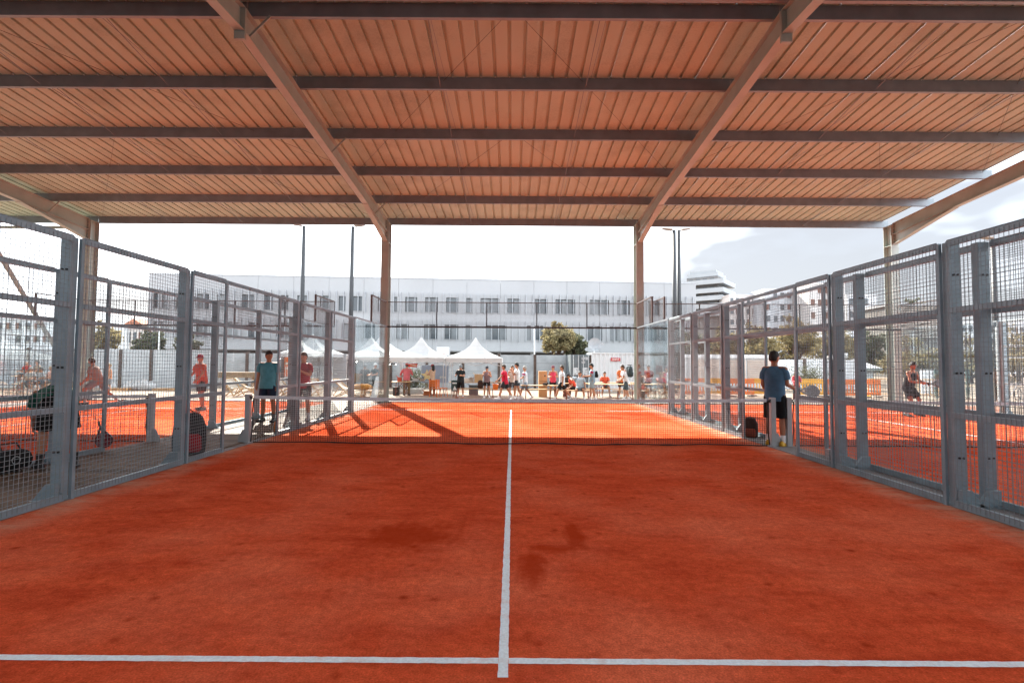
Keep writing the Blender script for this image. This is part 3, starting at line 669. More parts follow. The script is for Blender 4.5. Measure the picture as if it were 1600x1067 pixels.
def px_tree(u, v0, v1, half, y, label, leafm, seed, dark=None, nleaf=5000, size=0.12, lean=0, group='trees beyond the site wall'):
    """tree whose crown spans v0..v1 (bearing heights) and half-width `half` pixels of bearing, at plan distance y"""
    k = (y+9.65)/771.7; zt = gz(u, v0, y)-GZ; zbm = gz(u, v1, y)-GZ; hw = half*k; H = zt-zbm; r_ = random.Random(seed); bl = []
    n = 7
    for i in range(n):
        a = 2*math.pi*i/n+r_.uniform(-.3, .3); rr = hw*0.55
        bl.append((math.cos(a)*rr, math.sin(a)*rr, zbm+H*r_.uniform(0.18, 0.55), hw*r_.uniform(0.42, 0.55), min(1.0, H/(2*hw))))
    bl.append((0, 0, zt-H*0.28, min(hw, H)*0.34, 1.0)); bl.append((hw*0.2, 0, zbm+H*0.5, min(hw, H*0.5)*0.7, 0.9)); bl.append((-hw*0.25, 0, zt-H*0.14, hw*0.16, 1.0))
    return tree(gx(u, y), y, bl, max(0.5, zbm*0.95), label, leafm, nleaf, size, 0.14 if y < 30 else 0.2, seed, group)
px_tree(872, 497, 560, 27, 27.5, 'broad olive green tree growing above the concrete wall', LEAF_O, 3, nleaf=15000, size=0.12)
px_tree(898, 515, 560, 19, 29.5, 'dark green tree tucked behind the olive one', LEAF_D, 4, nleaf=10000, size=0.12)
px_tree(158, 496, 556, 24, 33, 'tawny tree left of the small terracotta-roofed house', LEAF_Y, 5, nleaf=8000)
px_tree(232, 507, 556, 22, 35, 'dark bushy tree in front of the long building', LEAF_D, 6, nleaf=8000)
px_tree(292, 512, 556, 20, 35, 'second small green tree along the left wall', LEAF_D, 7, nleaf=3500)
px_tree(1075, 512, 572, 32, 34, 'grey green tree behind the white cabin, nearest the end wall', LEAF_D, 8, nleaf=8500)
px_tree(1128, 505, 572, 30, 36, 'olive tree in the middle of the row behind the cabin', LEAF_O, 9, nleaf=8500)
px_tree(1180, 498, 570, 34, 34, 'tawny tree behind the standing man in navy', LEAF_Y, 10, nleaf=10000)
px_tree(1240, 482, 574, 36, 38, 'tall tawny tree rising over the right fence', LEAF_Y, 11, nleaf=10000)
px_tree(1300, 500, 575, 36, 40, 'olive tree left of the white corner column', LEAF_O, 12, nleaf=9000)
px_tree(1352, 498, 580, 32, 44, 'dark olive tree behind the white corner column', LEAF_D, 13, nleaf=9000)
px_tree(1425, 520, 592, 52, 46, 'wide dull green bush in front of the slatted building', LEAF_O, 14, nleaf=5500, size=0.16)
px_tree(1430, 466, 500, 34, 84, 'dark tree top showing over the slatted building', LEAF_D, 15, nleaf=4500, size=0.22)
px_tree(1515, 510, 600, 34, 42, 'olive tree between the two grey posts at the right', LEAF_O, 16, nleaf=5000, size=0.14)
px_tree(1590, 495, 605, 46, 40, 'tawny tree at the right edge behind the bicycles', LEAF_Y, 17, nleaf=6000, size=0.14)

# ------------------------------------------------------------------ site walls, containers, cabin
WALLC = mat('grey_wall_panel', (0.30, 0.31, 0.32), 0.85, 0, 0.16, 1.6, 0.3, 25); HPOST = mat('rust_post', (0.07, 0.045, 0.035), 0.8, 0, 0.3, 6)
def panel_wall(u0, u1, y, v_top, label, pitch=2.5, m=WALLC, boards=4, drop=0.0):
    x0, x1 = gx(u0, y), gx(u1, y); H = gz((u0+u1)/2, v_top, y)-GZ; n = max(1, int(round((x1-x0)/pitch))); p = (x1-x0)/n
    root = thing('concrete_panel_wall', (x0, y, GZ), 0, label, 'wall')
    for i in range(n+1): MB().box(i*p-0.09, i*p+0.09, -0.06, 0.14, 0, H+rng.uniform(-0.02, 0.1)).build('post', HPOST, root)
    pmh = H/boards; me = MB().box(0.10, p-0.10, 0.0, 0.08, 0.004, pmh-0.012).mesh('board'); me.materials.append(m)
    for i in range(n):
        for j in range(boards): ob('board', me, None, root, (i*p, rng.uniform(-0.008, 0.008), j*pmh))
    return root
panel_wall(330, 892, 25.5, 553, 'long grey concrete board wall behind the white tents')
panel_wall(140, 334, 22.5, 546, 'pale wall panels with dark posts behind the left court', 2.2, mat('pale_wall_panel', (0.40, 0.42, 0.44), 0.8, 0, 0.12, 1.2), 1)
panel_wall(-30, 118, 22.0, 545, 'pale wall panels with dark posts at the far left', 2.6, MATS['pale_wall_panel'], 1)
panel_wall(1212, 1345, 27.0, 562, 'white board wall behind the orange barriers', 2.4, mat('white_wall_panel', (0.55, 0.56, 0.58), 0.8, 0, 0.06, 1), 1)
def corrugated(root, w_, H, y, m, name='side', depth=0.035, pitch=0.28):
    b = MB(); n = int(w_/pitch); pts = []
    for i in range(n):
        x = i*w_/n; p = w_/n; pts += [(x, 0), (x+p*0.3, 0), (x+p*0.42, depth), (x+p*0.86, depth), (x+p, 0)]
    V = [(q[0], y+q[1], z) for z in (0.12, H-0.1) for q in pts]; k = len(pts)
    b.add(V, [(i, i+1, k+i+1, k+i) for i in range(k-1)]); b.box(0, w_, y-0.02, y+0.08, 0.0, 0.12); b.box(0, w_, y-0.02, y+0.08, H-0.1, H)
    return b.build(name, m, root)
CONT_W = mat('white_container_paint', (0.52, 0.53, 0.54), 0.6, 0, 0.06, 1.5); CONT_D = mat('grey_container_paint', (0.105, 0.12, 0.13), 0.55, 0, 0.15, 2)
LETTER = mat('cream_letter', (0.72, 0.70, 0.62), 0.7)
def letters(parent, x0, x1, z0, z1, y, n, m, seed=0):
    """small raised marks the size of lettering too small to read"""
    r_ = random.Random(seed); w_ = (x1-x0)/n
    for i in range(n):
        b = MB(); a = x0+i*w_; e = a+w_*0.72; k = r_.randint(0, 3); t_ = w_*0.2
        b.box(a, a+t_, y-0.004, y, z0, z1)
        if k != 1: b.box(a+t_, e, y-0.004, y, z1-t_, z1)
        if k != 2: b.box(a+t_, e, y-0.004, y, z0, z0+t_)
        if k in (0, 3): b.box(e-t_, e, y-0.004, y, z0+t_, z1-t_)
        if k in (1, 2): b.box(a+t_, e, y-0.004, y, (z0+z1)/2-t_/2, (z0+z1)/2+t_/2)
        b.build('letter', m, parent)
def containers():
    y = 22.5; x0, x1 = gx(924, y), gx(1052, y); H = gz(980, 551, y)-GZ
    r = thing('white_container', (x0, y, GZ), 0, 'white corrugated container with a small red sign behind the benches', 'container')
    corrugated(r, x1-x0, H, 0, CONT_W); MB().box(0, x1-x0, 0.1, 2.4, 0.0, H-0.01).build('body', CONT_W, r)
    k = MB().box(0, 0, 0, 0, 0, 0)
    a, b_ = gx(954, y)-x0, gx(969, y)-x0; za, zb__ = gz(960, 564, y)-GZ, gz(960, 559, y)-GZ
    s_ = MB().box(a, b_, -0.05, -0.025, za, zb__).build('sign_plate', mat('red_sign', (0.42, 0.035, 0.05), 0.5), r)
    letters(s_, a+0.1, b_-0.06, za+0.05, zb__-0.04, -0.052, 6, LETTER, 2)
    a, b_ = gx(1024, y)-x0, gx(1034, y)-x0; za, zb__ = gz(1030, 585, y)-GZ, gz(1030, 571, y)-GZ
    s_ = MB().box(a, b_, -0.05, -0.025, za, zb__).build('notice', mat('pink_notice', (0.42, 0.22, 0.2), 0.6), r); MB().box(a+0.03, b_-0.03, -0.056, -0.052, za+0.15, zb__-0.05).build('picture', mat('notice_print', (0.2, 0.1, 0.1), 0.6), s_)
    # dark container showing its door end
    x0, x1 = gx(892, y), gx(923.5, y); H = gz(905, 554, y)-GZ; W_ = x1-x0
    r = thing('grey_container', (x0, y+0.1, GZ), 0, 'dark grey container end with lock bars between wall and white container', 'container')
    MB().box(0, W_, 0.05, 6, 0, H).build('body', CONT_D, r)
    MB().box(W_-0.06, W_, -0.05, 0.048, 0, H).build('corner_post', HPOST, r)
    for i in range(2):
        d = MB().box(i*W_/2+0.01, (i+1)*W_/2-0.07, 0.0, 0.048, 0.1, H-0.08).build('door', CONT_D, r)
        for q in (0.25, 0.75):
            xx = i*W_/2+W_/2*q; MB().tube([(xx, -0.03, 0.08), (xx, -0.03, H-0.04)], 0.018, 8).build('lock_bar', CONT_W, d)
        MB().box(i*W_/2+0.1, (i+1)*W_/2-0.13, -0.012, -0.001, H*0.36, H*0.40).build('hinge_bar', BLACK, d)
    letters(r, W_*0.55, W_*0.86, H*0.86, H*0.93, -0.002, 5, WHITE, 3); letters(r, W_*0.55, W_*0.72, H*0.76, H*0.82, -0.002, 3, WHITE, 4)
    for a in (0.12, 0.58): MB().box(W_*a, W_*(a+0.26), -0.008, -0.001, H*0.44, H*0.64).build('data_plate', mat('data_plate', (0.4, 0.41, 0.42), 0.6, 0, 0.5, 9), r)
    # satellite dish on the container roof
    d = thing('satellite_dish', (gx(928.5, 23.4), 23.4, GZ+H), 0, 'grey satellite dish on a pole above the white container', 'dish')
    b = MB(); rr = []; hz = gz(930, 538, 23.4)-GZ-H
    for i in range(5):
        t_ = i/4; rr.append([(0.02+math.cos(q)*0.44*t_, -0.10*t_*t_*1.2+0.06, hz+math.sin(q)*0.44*t_) for q in [2*math.pi*k/20 for k in range(20)]])
    b.rings(rr, True, False); b.build('reflector', mat('dish_grey', (0.30, 0.31, 0.33), 0.5), d, True)
    MB().tube([(0, 0.1, 0), (0, 0.1, hz)], 0.03, 8).build('pole', CONT_W, d); MB().tube([(0.02, 0.03, hz-0.3), (0.45, -0.5, hz-0.02)], 0.014, 6).ell((0.46, -0.52, hz), (0.05, 0.06, 0.05)).build('feed_arm', FIN, d)
    # cabin to the right
    y = 24.5; x0, x1 = gx(1053, y), gx(1209, y); H = gz(1130, 554, y)-GZ; W_ = x1-x0
    c = thing('site_cabin', (x0, y, GZ), 0, 'long white site cabin with beige panels behind the right court', 'cabin')
    MB().box(0, W_, 0, 2.5, 0, H-0.25).build('body', CONT_W, c); MB().box(-0.05, W_+0.05, -0.08, 2.55, H-0.248, H).build('roof', WHITE, c)
    bm_ = mat('beige_panel', (0.46, 0.38, 0.33), 0.7, 0, 0.1, 1.5)
    for i in range(3): MB().box(W_*(0.2+0.265*i), W_*(0.2+0.265*i)+W_*0.25, -0.03, -0.001, 0.75, H-0.35).build('panel', bm_, c)
    MB().box(0.02, 0.30, -0.05, -0.001, 0.05, H-0.3).build('corner_post', CONT_W, c); MB().box(W_-0.14, W_, -0.05, -0.001, 0.05, H-0.3).build('corner_post', CONT_W, c)
    MB().box(W_*0.06, W_*0.10, -0.04, -0.001, 1.2, 1.6).build('notice', mat('red_notice', (0.4, 0.12, 0.1), 0.6), c)
containers()
def hut():
    y = 36.0; x0, x1 = gx(1296, y), gx(1378, y); W_ = x1-x0; ze = gz(1335, 575, y)-GZ; zp = gz(1335, 553, y)-GZ
    r = thing('hip_roof_hut', ((x0+x1)/2, y, GZ), 0, 'small hut with white hipped roof behind the right wall', 'hut')
    MB().box(-W_/2+0.5, W_/2-0.5, 0.5, 5, 0, ze-0.2).build('wall', mat('hut_wall', (0.3, 0.31, 0.31), 0.8), r)
    h = W_/2; MB().add([(-h, 0, ze), (h, 0, ze), (h, 5.5, ze), (-h, 5.5, ze), (-0.5, 2.7, zp), (0.5, 2.7, zp)], [(0, 1, 5, 4), (1, 2, 5), (2, 3, 4, 5), (3, 0, 4), (3, 2, 1, 0)]).build('roof', mat('pale_roof', (0.5, 0.46, 0.44), 0.8), r)
    MB().box(-h, h, -0.05, 0.02, ze-0.22, ze-0.01).build('fascia', mat('green_grey_fascia', (0.16, 0.19, 0.18), 0.7), r); MB().box(-0.35, 0.35, 1.6, 2.4, zp-0.9, zp+0.1).build('dormer', WHITE, r)
hut()
# ------------------------------------------------------------------ people
def frame(d, side):
    """orthonormal (x, y, z) with z along d and x close to side"""
    z = d.normalized(); x = (side-z*side.dot(z)).normalized(); return x, z.cross(x), z
def capsule(b, p, q, r1, r2, n=10):
    p = Vector(p); q = Vector(q); d = q-p
    if d.length < 1e-6: d = Vector((0, 0, 1e-3))
    x, y, z = frame(d, Vector((1, 0, 0)) if abs(d.normalized().x) < 0.9 else Vector((0, 1, 0)))
    rings = []
    for k in (0.12, 0.55, 0.87): rings.append([p-z*r1*math.sqrt(1-k*k)+(x*math.cos(a)+y*math.sin(a))*r1*k for a in [2*math.pi*i/n for i in range(n)]])
    for c, r in ((p, r1), (q, r2)): rings.append([c+(x*math.cos(a)+y*math.sin(a))*r for a in [2*math.pi*i/n for i in range(n)]])
    for k in (0.87, 0.55, 0.12): rings.append([q+z*r2*math.sqrt(1-k*k)+(x*math.cos(a)+y*math.sin(a))*r2*k for a in [2*math.pi*i/n for i in range(n)]])
    b.rings(rings)
def ell_ring(c, x, y, rx, ry, n=18, wob=0.0, ph=0.0):
    return [c+x*math.cos(a)*rx*(1+wob*math.sin(5*a+ph))+y*math.sin(a)*ry*(1+wob*math.cos(4*a+ph*1.7)) for a in [2*math.pi*i/n for i in range(n)]]
def remeshed(b, voxel, name):
    me = b.mesh(name); o = bpy.data.objects.new('tmp', me); COL.objects.link(o)
    m = o.modifiers.new('r', 'REMESH'); m.mode = 'VOXEL'; m.voxel_size = voxel; m.use_smooth_shade = True
    s_ = o.modifiers.new('s', 'SMOOTH'); s_.factor = 0.5; s_.iterations = 3
    dg = bpy.context.evaluated_depsgraph_get(); out = bpy.data.meshes.new_from_object(o.evaluated_get(dg)); out.name = name
    bpy.data.objects.remove(o); bpy.data.meshes.remove(me)
    return out
CL = {}
def cloth(col):
    k = 'cloth_%.3f_%.3f_%.3f' % col
    return mat(k, col, 0.85, 0, 0.14, 9, 0.5, 22, 0.2)
HAIRS = {'black': (0.012, 0.010, 0.009), 'brown': (0.05, 0.027, 0.015), 'grey': (0.32, 0.30, 0.28), 'blond': (0.32, 0.20, 0.09), 'red': (0.12, 0.04, 0.02)}
PEOPLE = {}
def person(x, y, z, face, label, H=1.76, lean=0.0, side=0.0, turn=0.0, nod=0.0, legs=((0, 0, 4), (0, 0, 4)), arms=((0, 8, 10, 0), (0, 8, 10, 0)),
           top='tee', shirt=(0.5, 0.5, 0.5), bottom='shorts', pants=(0.02, 0.02, 0.025), blen=0.78, hair='brown', hairstyle='short', cap=None, shoe=(0.6, 0.6, 0.6), sock=(0.7, 0.7, 0.7),
           skin=None, build=1.0, near=False, group=None, name='person', bag=None, accent=None):
    """face: heading in degrees (0 = looking along +y, 90 = looking along -x). legs: (hip flex, knee bend, abduct); arms: (flex, abduct, elbow, inward)"""
    S = H/1.76; skin = skin or SKIN
    root = thing(name, (x, y, z), R(face), label, 'person', group)
    D = Vector((math.sin(R(side)), math.sin(R(lean))*math.cos(R(side)), math.cos(R(lean))*math.cos(R(side)))).normalized()
    sx, sy, _ = frame(D, Vector((1, 0, 0)))                       # spine frame: right, forward
    P = Vector((0, 0, 0.95)); J = {}
    for i, s in enumerate((-1, 1)):
        hf, kb, ab = legs[i]; hip = P+Vector((s*0.092, 0, -0.03))
        td = Vector((s*math.sin(R(ab)), math.sin(R(hf)), -math.cos(R(hf))*math.cos(R(ab)))).normalized()
        kn = hip+td*0.43; sd = Vector((s*math.sin(R(ab))*0.6, math.sin(R(hf-kb)), -math.cos(R(hf-kb)))).normalized(); an = kn+sd*0.42
        ang = hf-kb; pit = max(-60.0, min(20.0, ang*0.55)) if abs(ang) > 12 else 0.0
        if kb > 60 and hf > 50: pit = 0.0
        fd = Vector((s*0.18, math.cos(R(pit)), math.sin(R(pit)))).normalized()
        heel = an+Vector((0, 0, -0.055))-fd*0.055; toe = heel+fd*0.24
        J['hip', s], J['knee', s], J['ank', s], J['heel', s], J['toe', s] = hip, kn, an, heel, toe
    N_ = P+D*0.50; ch = P+D*0.30
    for i, s in enumerate((-1, 1)):
        fl, ab, el, inw = arms[i]; sh = N_-D*0.045+sx*(s*0.178*build)
        ud = (-D*math.cos(R(fl))*math.cos(R(ab)) if abs(lean) < 40 else Vector((0, 0, -1))*math.cos(R(fl))*math.cos(R(ab)))+(sy if abs(lean) < 40 else Vector((0, 1, 0)))*math.sin(R(fl))*math.cos(R(ab))+sx*(s*math.sin(R(ab)))
        ud.normalize(); elb = sh+ud*0.285
        fwd_ = sy if abs(lean) < 40 else Vector((0, 1, 0)); dn = -D if abs(lean) < 40 else Vector((0, 0, -1))
        fd = (dn*math.cos(R(fl+el))+fwd_*math.sin(R(fl+el))+sx*(s*(math.sin(R(ab))*0.5-inw))).normalized(); wr = elb+fd*0.255
        J['sh', s], J['elb', s], J['wr', s], J['fd', s] = sh, elb, wr, fd
    HD = (D*1.0+Vector((0, 0, 0.55))).normalized() if abs(lean) < 40 else (D+Vector((0, 0, 0.1))).normalized()
    hx, hy, _ = frame(HD, sx); tm = Matrix.Rotation(R(turn), 3, HD); hx, hy = tm @ hx, tm @ hy; nm_ = Matrix.Rotation(R(-nod), 3, hx); hz = nm_ @ HD; hy = nm_ @ hy
    hc = N_+HD*0.058+hz*0.122
    MH = Matrix((hx, hy, hz)).transposed()
    def hp(a, b_, c): return hc+hx*a+hy*b_+hz*c
    gr = min(min((J['heel', s].z, J['toe', s].z)) for s in (-1, 1))-0.030
    off = Vector((0, 0, -gr))
    T = lambda v: (v+off)*S
    b = MB()
    def C(p, q, r1, r2, n=10): capsule(b, T(p), T(q), r1*S, r2*S, n)
    for s in (-1, 1):
        C(J['hip', s], J['knee', s], 0.088*build, 0.056); C(J['knee', s], J['knee', s]*0.62+J['ank', s]*0.38+Vector((0, -0.012, 0)), 0.054, 0.057); C(J['knee', s]*0.62+J['ank', s]*0.38+Vector((0, -0.012, 0)), J['ank', s], 0.056, 0.036)
        C(J['heel', s], J['toe', s], 0.034, 0.028); C(J['ank', s], J['heel', s], 0.037, 0.034)
        C(J['sh', s], J['elb', s], 0.052*build, 0.040); C(J['elb', s], J['elb', s]*0.65+J['wr', s]*0.35, 0.039, 0.042); C(J['elb', s]*0.65+J['wr', s]*0.35, J['wr', s], 0.041, 0.027)
        fd = J['fd', s]; wr = J['wr', s]; ax, ay, _ = frame(fd, Vector((0, 1, 0)) if abs(fd.y) < 0.8 else Vector((0, 0, 1)))
        inn = -sx*s; pal = (inn-fd*inn.dot(fd)); pal = pal.normalized() if pal.length > 0.05 else ay; wid = fd.cross(pal).normalized()
        if wid.dot(sy) < 0: wid = -wid                            # thumb side faces forward
        C(wr, wr+fd*0.055-wid*0.018, 0.026, 0.026); C(wr, wr+fd*0.06+wid*0.018, 0.026, 0.024); C(wr+fd*0.07-wid*0.026, wr+fd*0.07+wid*0.026, 0.018, 0.018)
        for k, (o_, ln) in enumerate(((0.030, 0.068), (0.011, 0.078), (-0.009, 0.072), (-0.029, 0.056))):
            p0 = wr+fd*0.075+wid*o_; p1 = p0+(fd*0.86+pal*0.35+wid*o_*1.5).normalized()*ln*0.5; p2 = p1+(fd*0.45+pal*0.9).normalized()*ln*0.5
            C(p0, p1, 0.0098, 0.0092, 6); C(p1, p2, 0.0092, 0.0082, 6)
        t0 = wr+fd*0.025+wid*0.028; t1 = t0+(fd*0.55+wid*0.75+pal*0.25).normalized()*0.038; t2 = t1+(fd*0.85+wid*0.15+pal*0.4).normalized()*0.032
        C(t0, t1, 0.0125, 0.0108, 6); C(t1, t2, 0.0106, 0.0092, 6)
        C(P+sx*s*0.042-D*0.02, ch+sx*s*0.062*build, 0.100*build, 0.104*build); C(ch+sx*s*0.062*build, N_-D*0.075+sx*s*0.09*build, 0.102*build, 0.072)
        C(N_-D*0.045, J['sh', s], 0.06, 0.056)
    C(J['hip', -1], J['hip', 1], 0.098*build, 0.098*build); C(N_-D*0.06, hc-hz*0.06, 0.062, 0.056)
    b.ell(T(hc), (0.080*S, 0.099*S, 0.117*S), 14, 10, MH); b.ell(T(hp(0, 0.028, -0.052)), (0.054*S, 0.062*S, 0.062*S), 12, 8, MH)
    b.ell(T(hp(0, 0.098, -0.018)), (0.013*S, 0.020*S, 0.024*S), 8, 6, MH); b.ell(T(hp(0, 0.085, -0.062)), (0.024*S, 0.012*S, 0.011*S), 8, 6, MH); b.ell(T(hp(0, 0.086, 0.022)), (0.05*S, 0.014*S, 0.012*S), 8, 6, MH)
    for s in (-1, 1): b.ell(T(hp(s*0.078, -0.008, -0.012)), (0.012*S, 0.022*S, 0.032*S), 8, 6, MH)
    me = remeshed(b, 0.0115 if near else 0.0155, 'body'); ob('body', me, skin, root)
    for s in (-1, 1): MB().ell(T(hp(s*0.030, 0.083, 0.004)), (0.013*S, 0.010*S, 0.009*S), 8, 6, MH).build('eye', BLACK, root, True)
    # ---- clothing
    if top:
        cm = cloth(shirt); b = MB(); ph = rng.uniform(0, 6); e = 1.0+(build-1)*0.9
        prof = ((-0.14, 0.192, 0.148), (-0.05, 0.190, 0.145), (0.05, 0.181, 0.138), (0.14, 0.178, 0.136), (0.25, 0.188, 0.138), (0.34, 0.195, 0.138), (0.41, 0.190, 0.126), (0.455, 0.160, 0.104), (0.49, 0.098, 0.082), (0.508, 0.074, 0.070))
        if top == 'tank': prof = ((-0.10, 0.188, 0.145),)+prof[1:6]+((0.40, 0.164, 0.122), (0.44, 0.126, 0.104), (0.46, 0.098, 0.092))
        rings = []
        for (t_, rx, ry) in prof:
            k = (0.022 if t_ < 0.2 else 0.010)
            c_ = P+D*t_
            if t_ < 0.0 and abs(lean) > 40: c_ = P+D*t_*0.6+Vector((0, 0, t_*0.4))
            rings.append([T(p) for p in ell_ring(c_, sx, sy, rx*e, ry*e, 22, k, ph+t_*7)])
        b.rings(rings, False, False)
        if top != 'tank':
            for s in (-1, 1):
                a, q = J['sh', s], J['elb', s]; d = (q-a); fx_, fy_, fz_ = frame(d, sy); st = a-d*0.10-sx*s*0.03
                if top == 'tee': stops = ((0.0, 0.066), (0.25, 0.074), (0.5, 0.074), (0.68, 0.073))
                else: stops = ((0.0, 0.066), (0.3, 0.070), (0.7, 0.062), (1.0, 0.056))
                rr = [[T(p) for p in ell_ring(st if t_ == 0 else a+d*t_, fx_, fy_, r*build, r*build, 14, 0.03, ph+t_*5)] for t_, r in stops]
                if top == 'long':
                    q2 = J['wr', s]; d2 = q2-q; gx_, gy_, _ = frame(d2, sy)
                    rr += [[T(p) for p in ell_ring(q+d2*t_, gx_, gy_, r, r, 14, 0.03, ph)] for t_, r in ((0.12, 0.056), (0.6, 0.052), (0.92, 0.042))]
                b.rings(rr, True, False)
        so = b.build({'tee': 't_shirt', 'tank': 'tank_top', 'long': 'long_sleeve_shirt'}[top], cm, root, True)
        if accent:                                                # coloured shoulder panels
            for s in (-1, 1):
                a, q = J['sh', s], J['elb', s]; d = (q-a); fx_, fy_, fz_ = frame(d, sy); bb = MB()
                bb.rings([[T(p) for p in ell_ring(a+d*t_, fx_, fy_, r*build, r*build, 14, 0.0)] for t_, r in ((0.16, 0.078), (0.3, 0.080), (0.52, 0.079))], False, False); bb.build('sleeve_panel', cloth(accent), so, True)
    pm_ = cloth(pants); b = MB(); ph = rng.uniform(0, 6); e = 1.0+(build-1)*0.9
    wd = D if abs(lean) < 40 else Vector((0, math.sin(R(lean*0.4)), math.cos(R(lean*0.4))))
    b.rings([[T(p) for p in ell_ring(P+wd*t_, *frame(wd, sx)[:2], rx*e, ry*e, 20, 0.012, ph)] for t_, rx, ry in ((0.08, 0.155, 0.118), (0.0, 0.168, 0.128), (-0.07, 0.176, 0.132), (-0.12, 0.160, 0.118))], True, True)
    for s in (-1, 1):
        a, q = J['hip', s], J['knee', s]; d = q-a; fx_, fy_, _ = frame(d, sx); rr = []
        if bottom == 'shorts':
            stops = [(-0.08, 0.086), (0.1, 0.103), (0.4*blen/0.78, 0.102), (blen, 0.100)]
            rr = [[T(p) for p in ell_ring(a+d*t_, fx_, fy_, r*e, r*1.05*e, 16, 0.035, ph+t_*4)] for t_, r in stops]
        else:
            rr = [[T(p) for p in ell_ring(a+d*t_, fx_, fy_, r*e, r*e, 16, 0.03, ph+t_*4)] for t_, r in ((-0.08, 0.086), (0.1, 0.103), (0.5, 0.088), (0.92, 0.072))]
            q2 = J['ank', s]; d2 = q2-q; gx_, gy_, _ = frame(d2, sx)
            rr += [[T(p) for p in ell_ring(q+d2*t_, gx_, gy_, r, r, 16, 0.03, ph+t_*5)] for t_, r in ((0.1, 0.072), (0.5, 0.070), (1.02, 0.058))]
        b.rings(rr, True, False)
    b.build('shorts' if bottom == 'shorts' else 'trousers', pm_, root, True)
    for s in (-1, 1):
        b = MB(); h, t_ = J['heel', s], J['toe', s]; d = t_-h; f3 = d.normalized(); sxx = f3.cross(Vector((0, 0, 1))).normalized(); uu = sxx.cross(f3).normalized(); rr = []
        for (k, w_, hh, lo) in ((-0.17, 0.022, 0.035, -0.018), (-0.10, 0.035, 0.062, -0.032), (0.12, 0.040, 0.066, -0.034), (0.42, 0.043, 0.052, -0.034), (0.75, 0.047, 0.036, -0.034), (1.0, 0.040, 0.024, -0.033), (1.12, 0.02, 0.008, -0.024)):
            c_ = h+d*k; rr.append([T(c_+sxx*w_*q[0]+uu*(hh if q[1] > 0 else -lo)*q[1]) for q in ((-1, -1), (1, -1), (1.08, -0.5), (0.85, 0.55), (0.4, 1), (-0.4, 1), (-0.85, 0.55), (-1.08, -0.5))])
        b.rings(rr); sh_ = b.build('shoe', mat('shoe_%.2f_%.2f_%.2f' % shoe, shoe, 0.6, 0, 0.1, 20), root, True)
        b = MB(); a, q = J['ank', s], J['knee', s]; gx_, gy_, _ = frame(q-a, sx)
        if sock and bottom == 'shorts':
            b.rings([[T(p) for p in ell_ring(a+(q-a)*t2, gx_, gy_, r, r, 12)] for t2, r in ((-0.06, 0.043), (0.1, 0.043), (0.26, 0.050))], False, False); b.build('sock', cloth(sock), root, True)
    # ---- hair and cap
    hm = mat('hair_'+hair, HAIRS[hair], 0.65, 0, 0.25, 60, 0.5, 200)
    if hairstyle != 'bald':
        b = MB(); n, m = 20, 12; rr = []
        for i in range(m+1):
            th = math.pi*0.70*i/m; ring = []
            for k in range(n):
                a = 2*math.pi*k/n; ca, sa = math.cos(a), math.sin(a)
                lim = (0.42 if sa > 0.25 else (0.52 if sa > -0.15 else 0.70))*math.pi
                t2 = min(th, lim); g_ = 1.07+0.02*math.sin(9*a+4*t2)
                ring.append(T(hp(0.081*g_*math.sin(t2)*ca, 0.100*g_*math.sin(t2)*sa-0.004, 0.118*g_*math.cos(t2)+0.004)))
            rr.append(ring)
        b.rings(rr, True, True)
        if hairstyle == 'long':
            rr = []
            for t_, w_, dp in ((0.06, 0.07, 0.05), (-0.05, 0.085, 0.055), (-0.17, 0.09, 0.05), (-0.3, 0.075, 0.035), (-0.40, 0.03, 0.015)):
                c_ = hc-hy*0.075+Vector((0, 0, t_)); rr.append([T(p) for p in ell_ring(c_, hx, hy, w_, dp, 12, 0.05)])
            b.rings(rr)
        if hairstyle == 'bun': b.ell(T(hp(0, -0.10, 0.06)), (0.045*S, 0.045*S, 0.045*S), 10, 8)
        b.build('hair', hm, root, True)
    if cap:
        b = MB(); rr = []
        for i in range(7):
            th = math.pi*0.5*i/6; rr.append([T(hp(0.093*math.sin(th)*math.cos(a), 0.112*math.sin(th)*math.sin(a), 0.03+0.104*math.cos(th))) for a in [2*math.pi*k/18 for k in range(18)]])
        b.rings(rr, True, False)
        o_ = 1 if cap[3] > 0 else -1; V = []
        for zz in (0.036, 0.026):
            for k in range(9):
                a = R(20+140*k/8); V.append(T(hp(0.088*math.cos(a), o_*0.10*math.sin(a), zz))); 
            for k in range(9):
                a = R(20+140*k/8); V.append(T(hp(0.088*math.cos(a), o_*(0.10*math.sin(a)+0.085*math.sin(a)), zz-0.016)))
        V = [tuple(v) for v in V]; F = []
        for k in range(8): F += [(k, k+1, 9+k+1, 9+k), (18+k, 18+9+k, 18+9+k+1, 18+k+1), (9+k, 9+k+1, 27+k+1, 27+k)]
        b.add(V, F); b.build('cap', cloth(cap[:3]), root, True)
    info = {'root': root, 'S': S}
    M4 = Matrix.Translation(Vector((x, y, z))) @ Matrix.Rotation(R(face), 4, 'Z')
    for s in (-1, 1): info['hand', s] = M4 @ T(J['wr', s]+J['fd', s]*0.08); info['sh', s] = M4 @ T(J['sh', s])
    info['back'] = M4 @ T(P+D*0.28-sy*0.14); info['face'] = face; info['M'] = M4; info['D'] = D; info['T'] = T; info['J'] = J; info['P'] = P; info['sx'] = sx; info['sy'] = sy
    return info
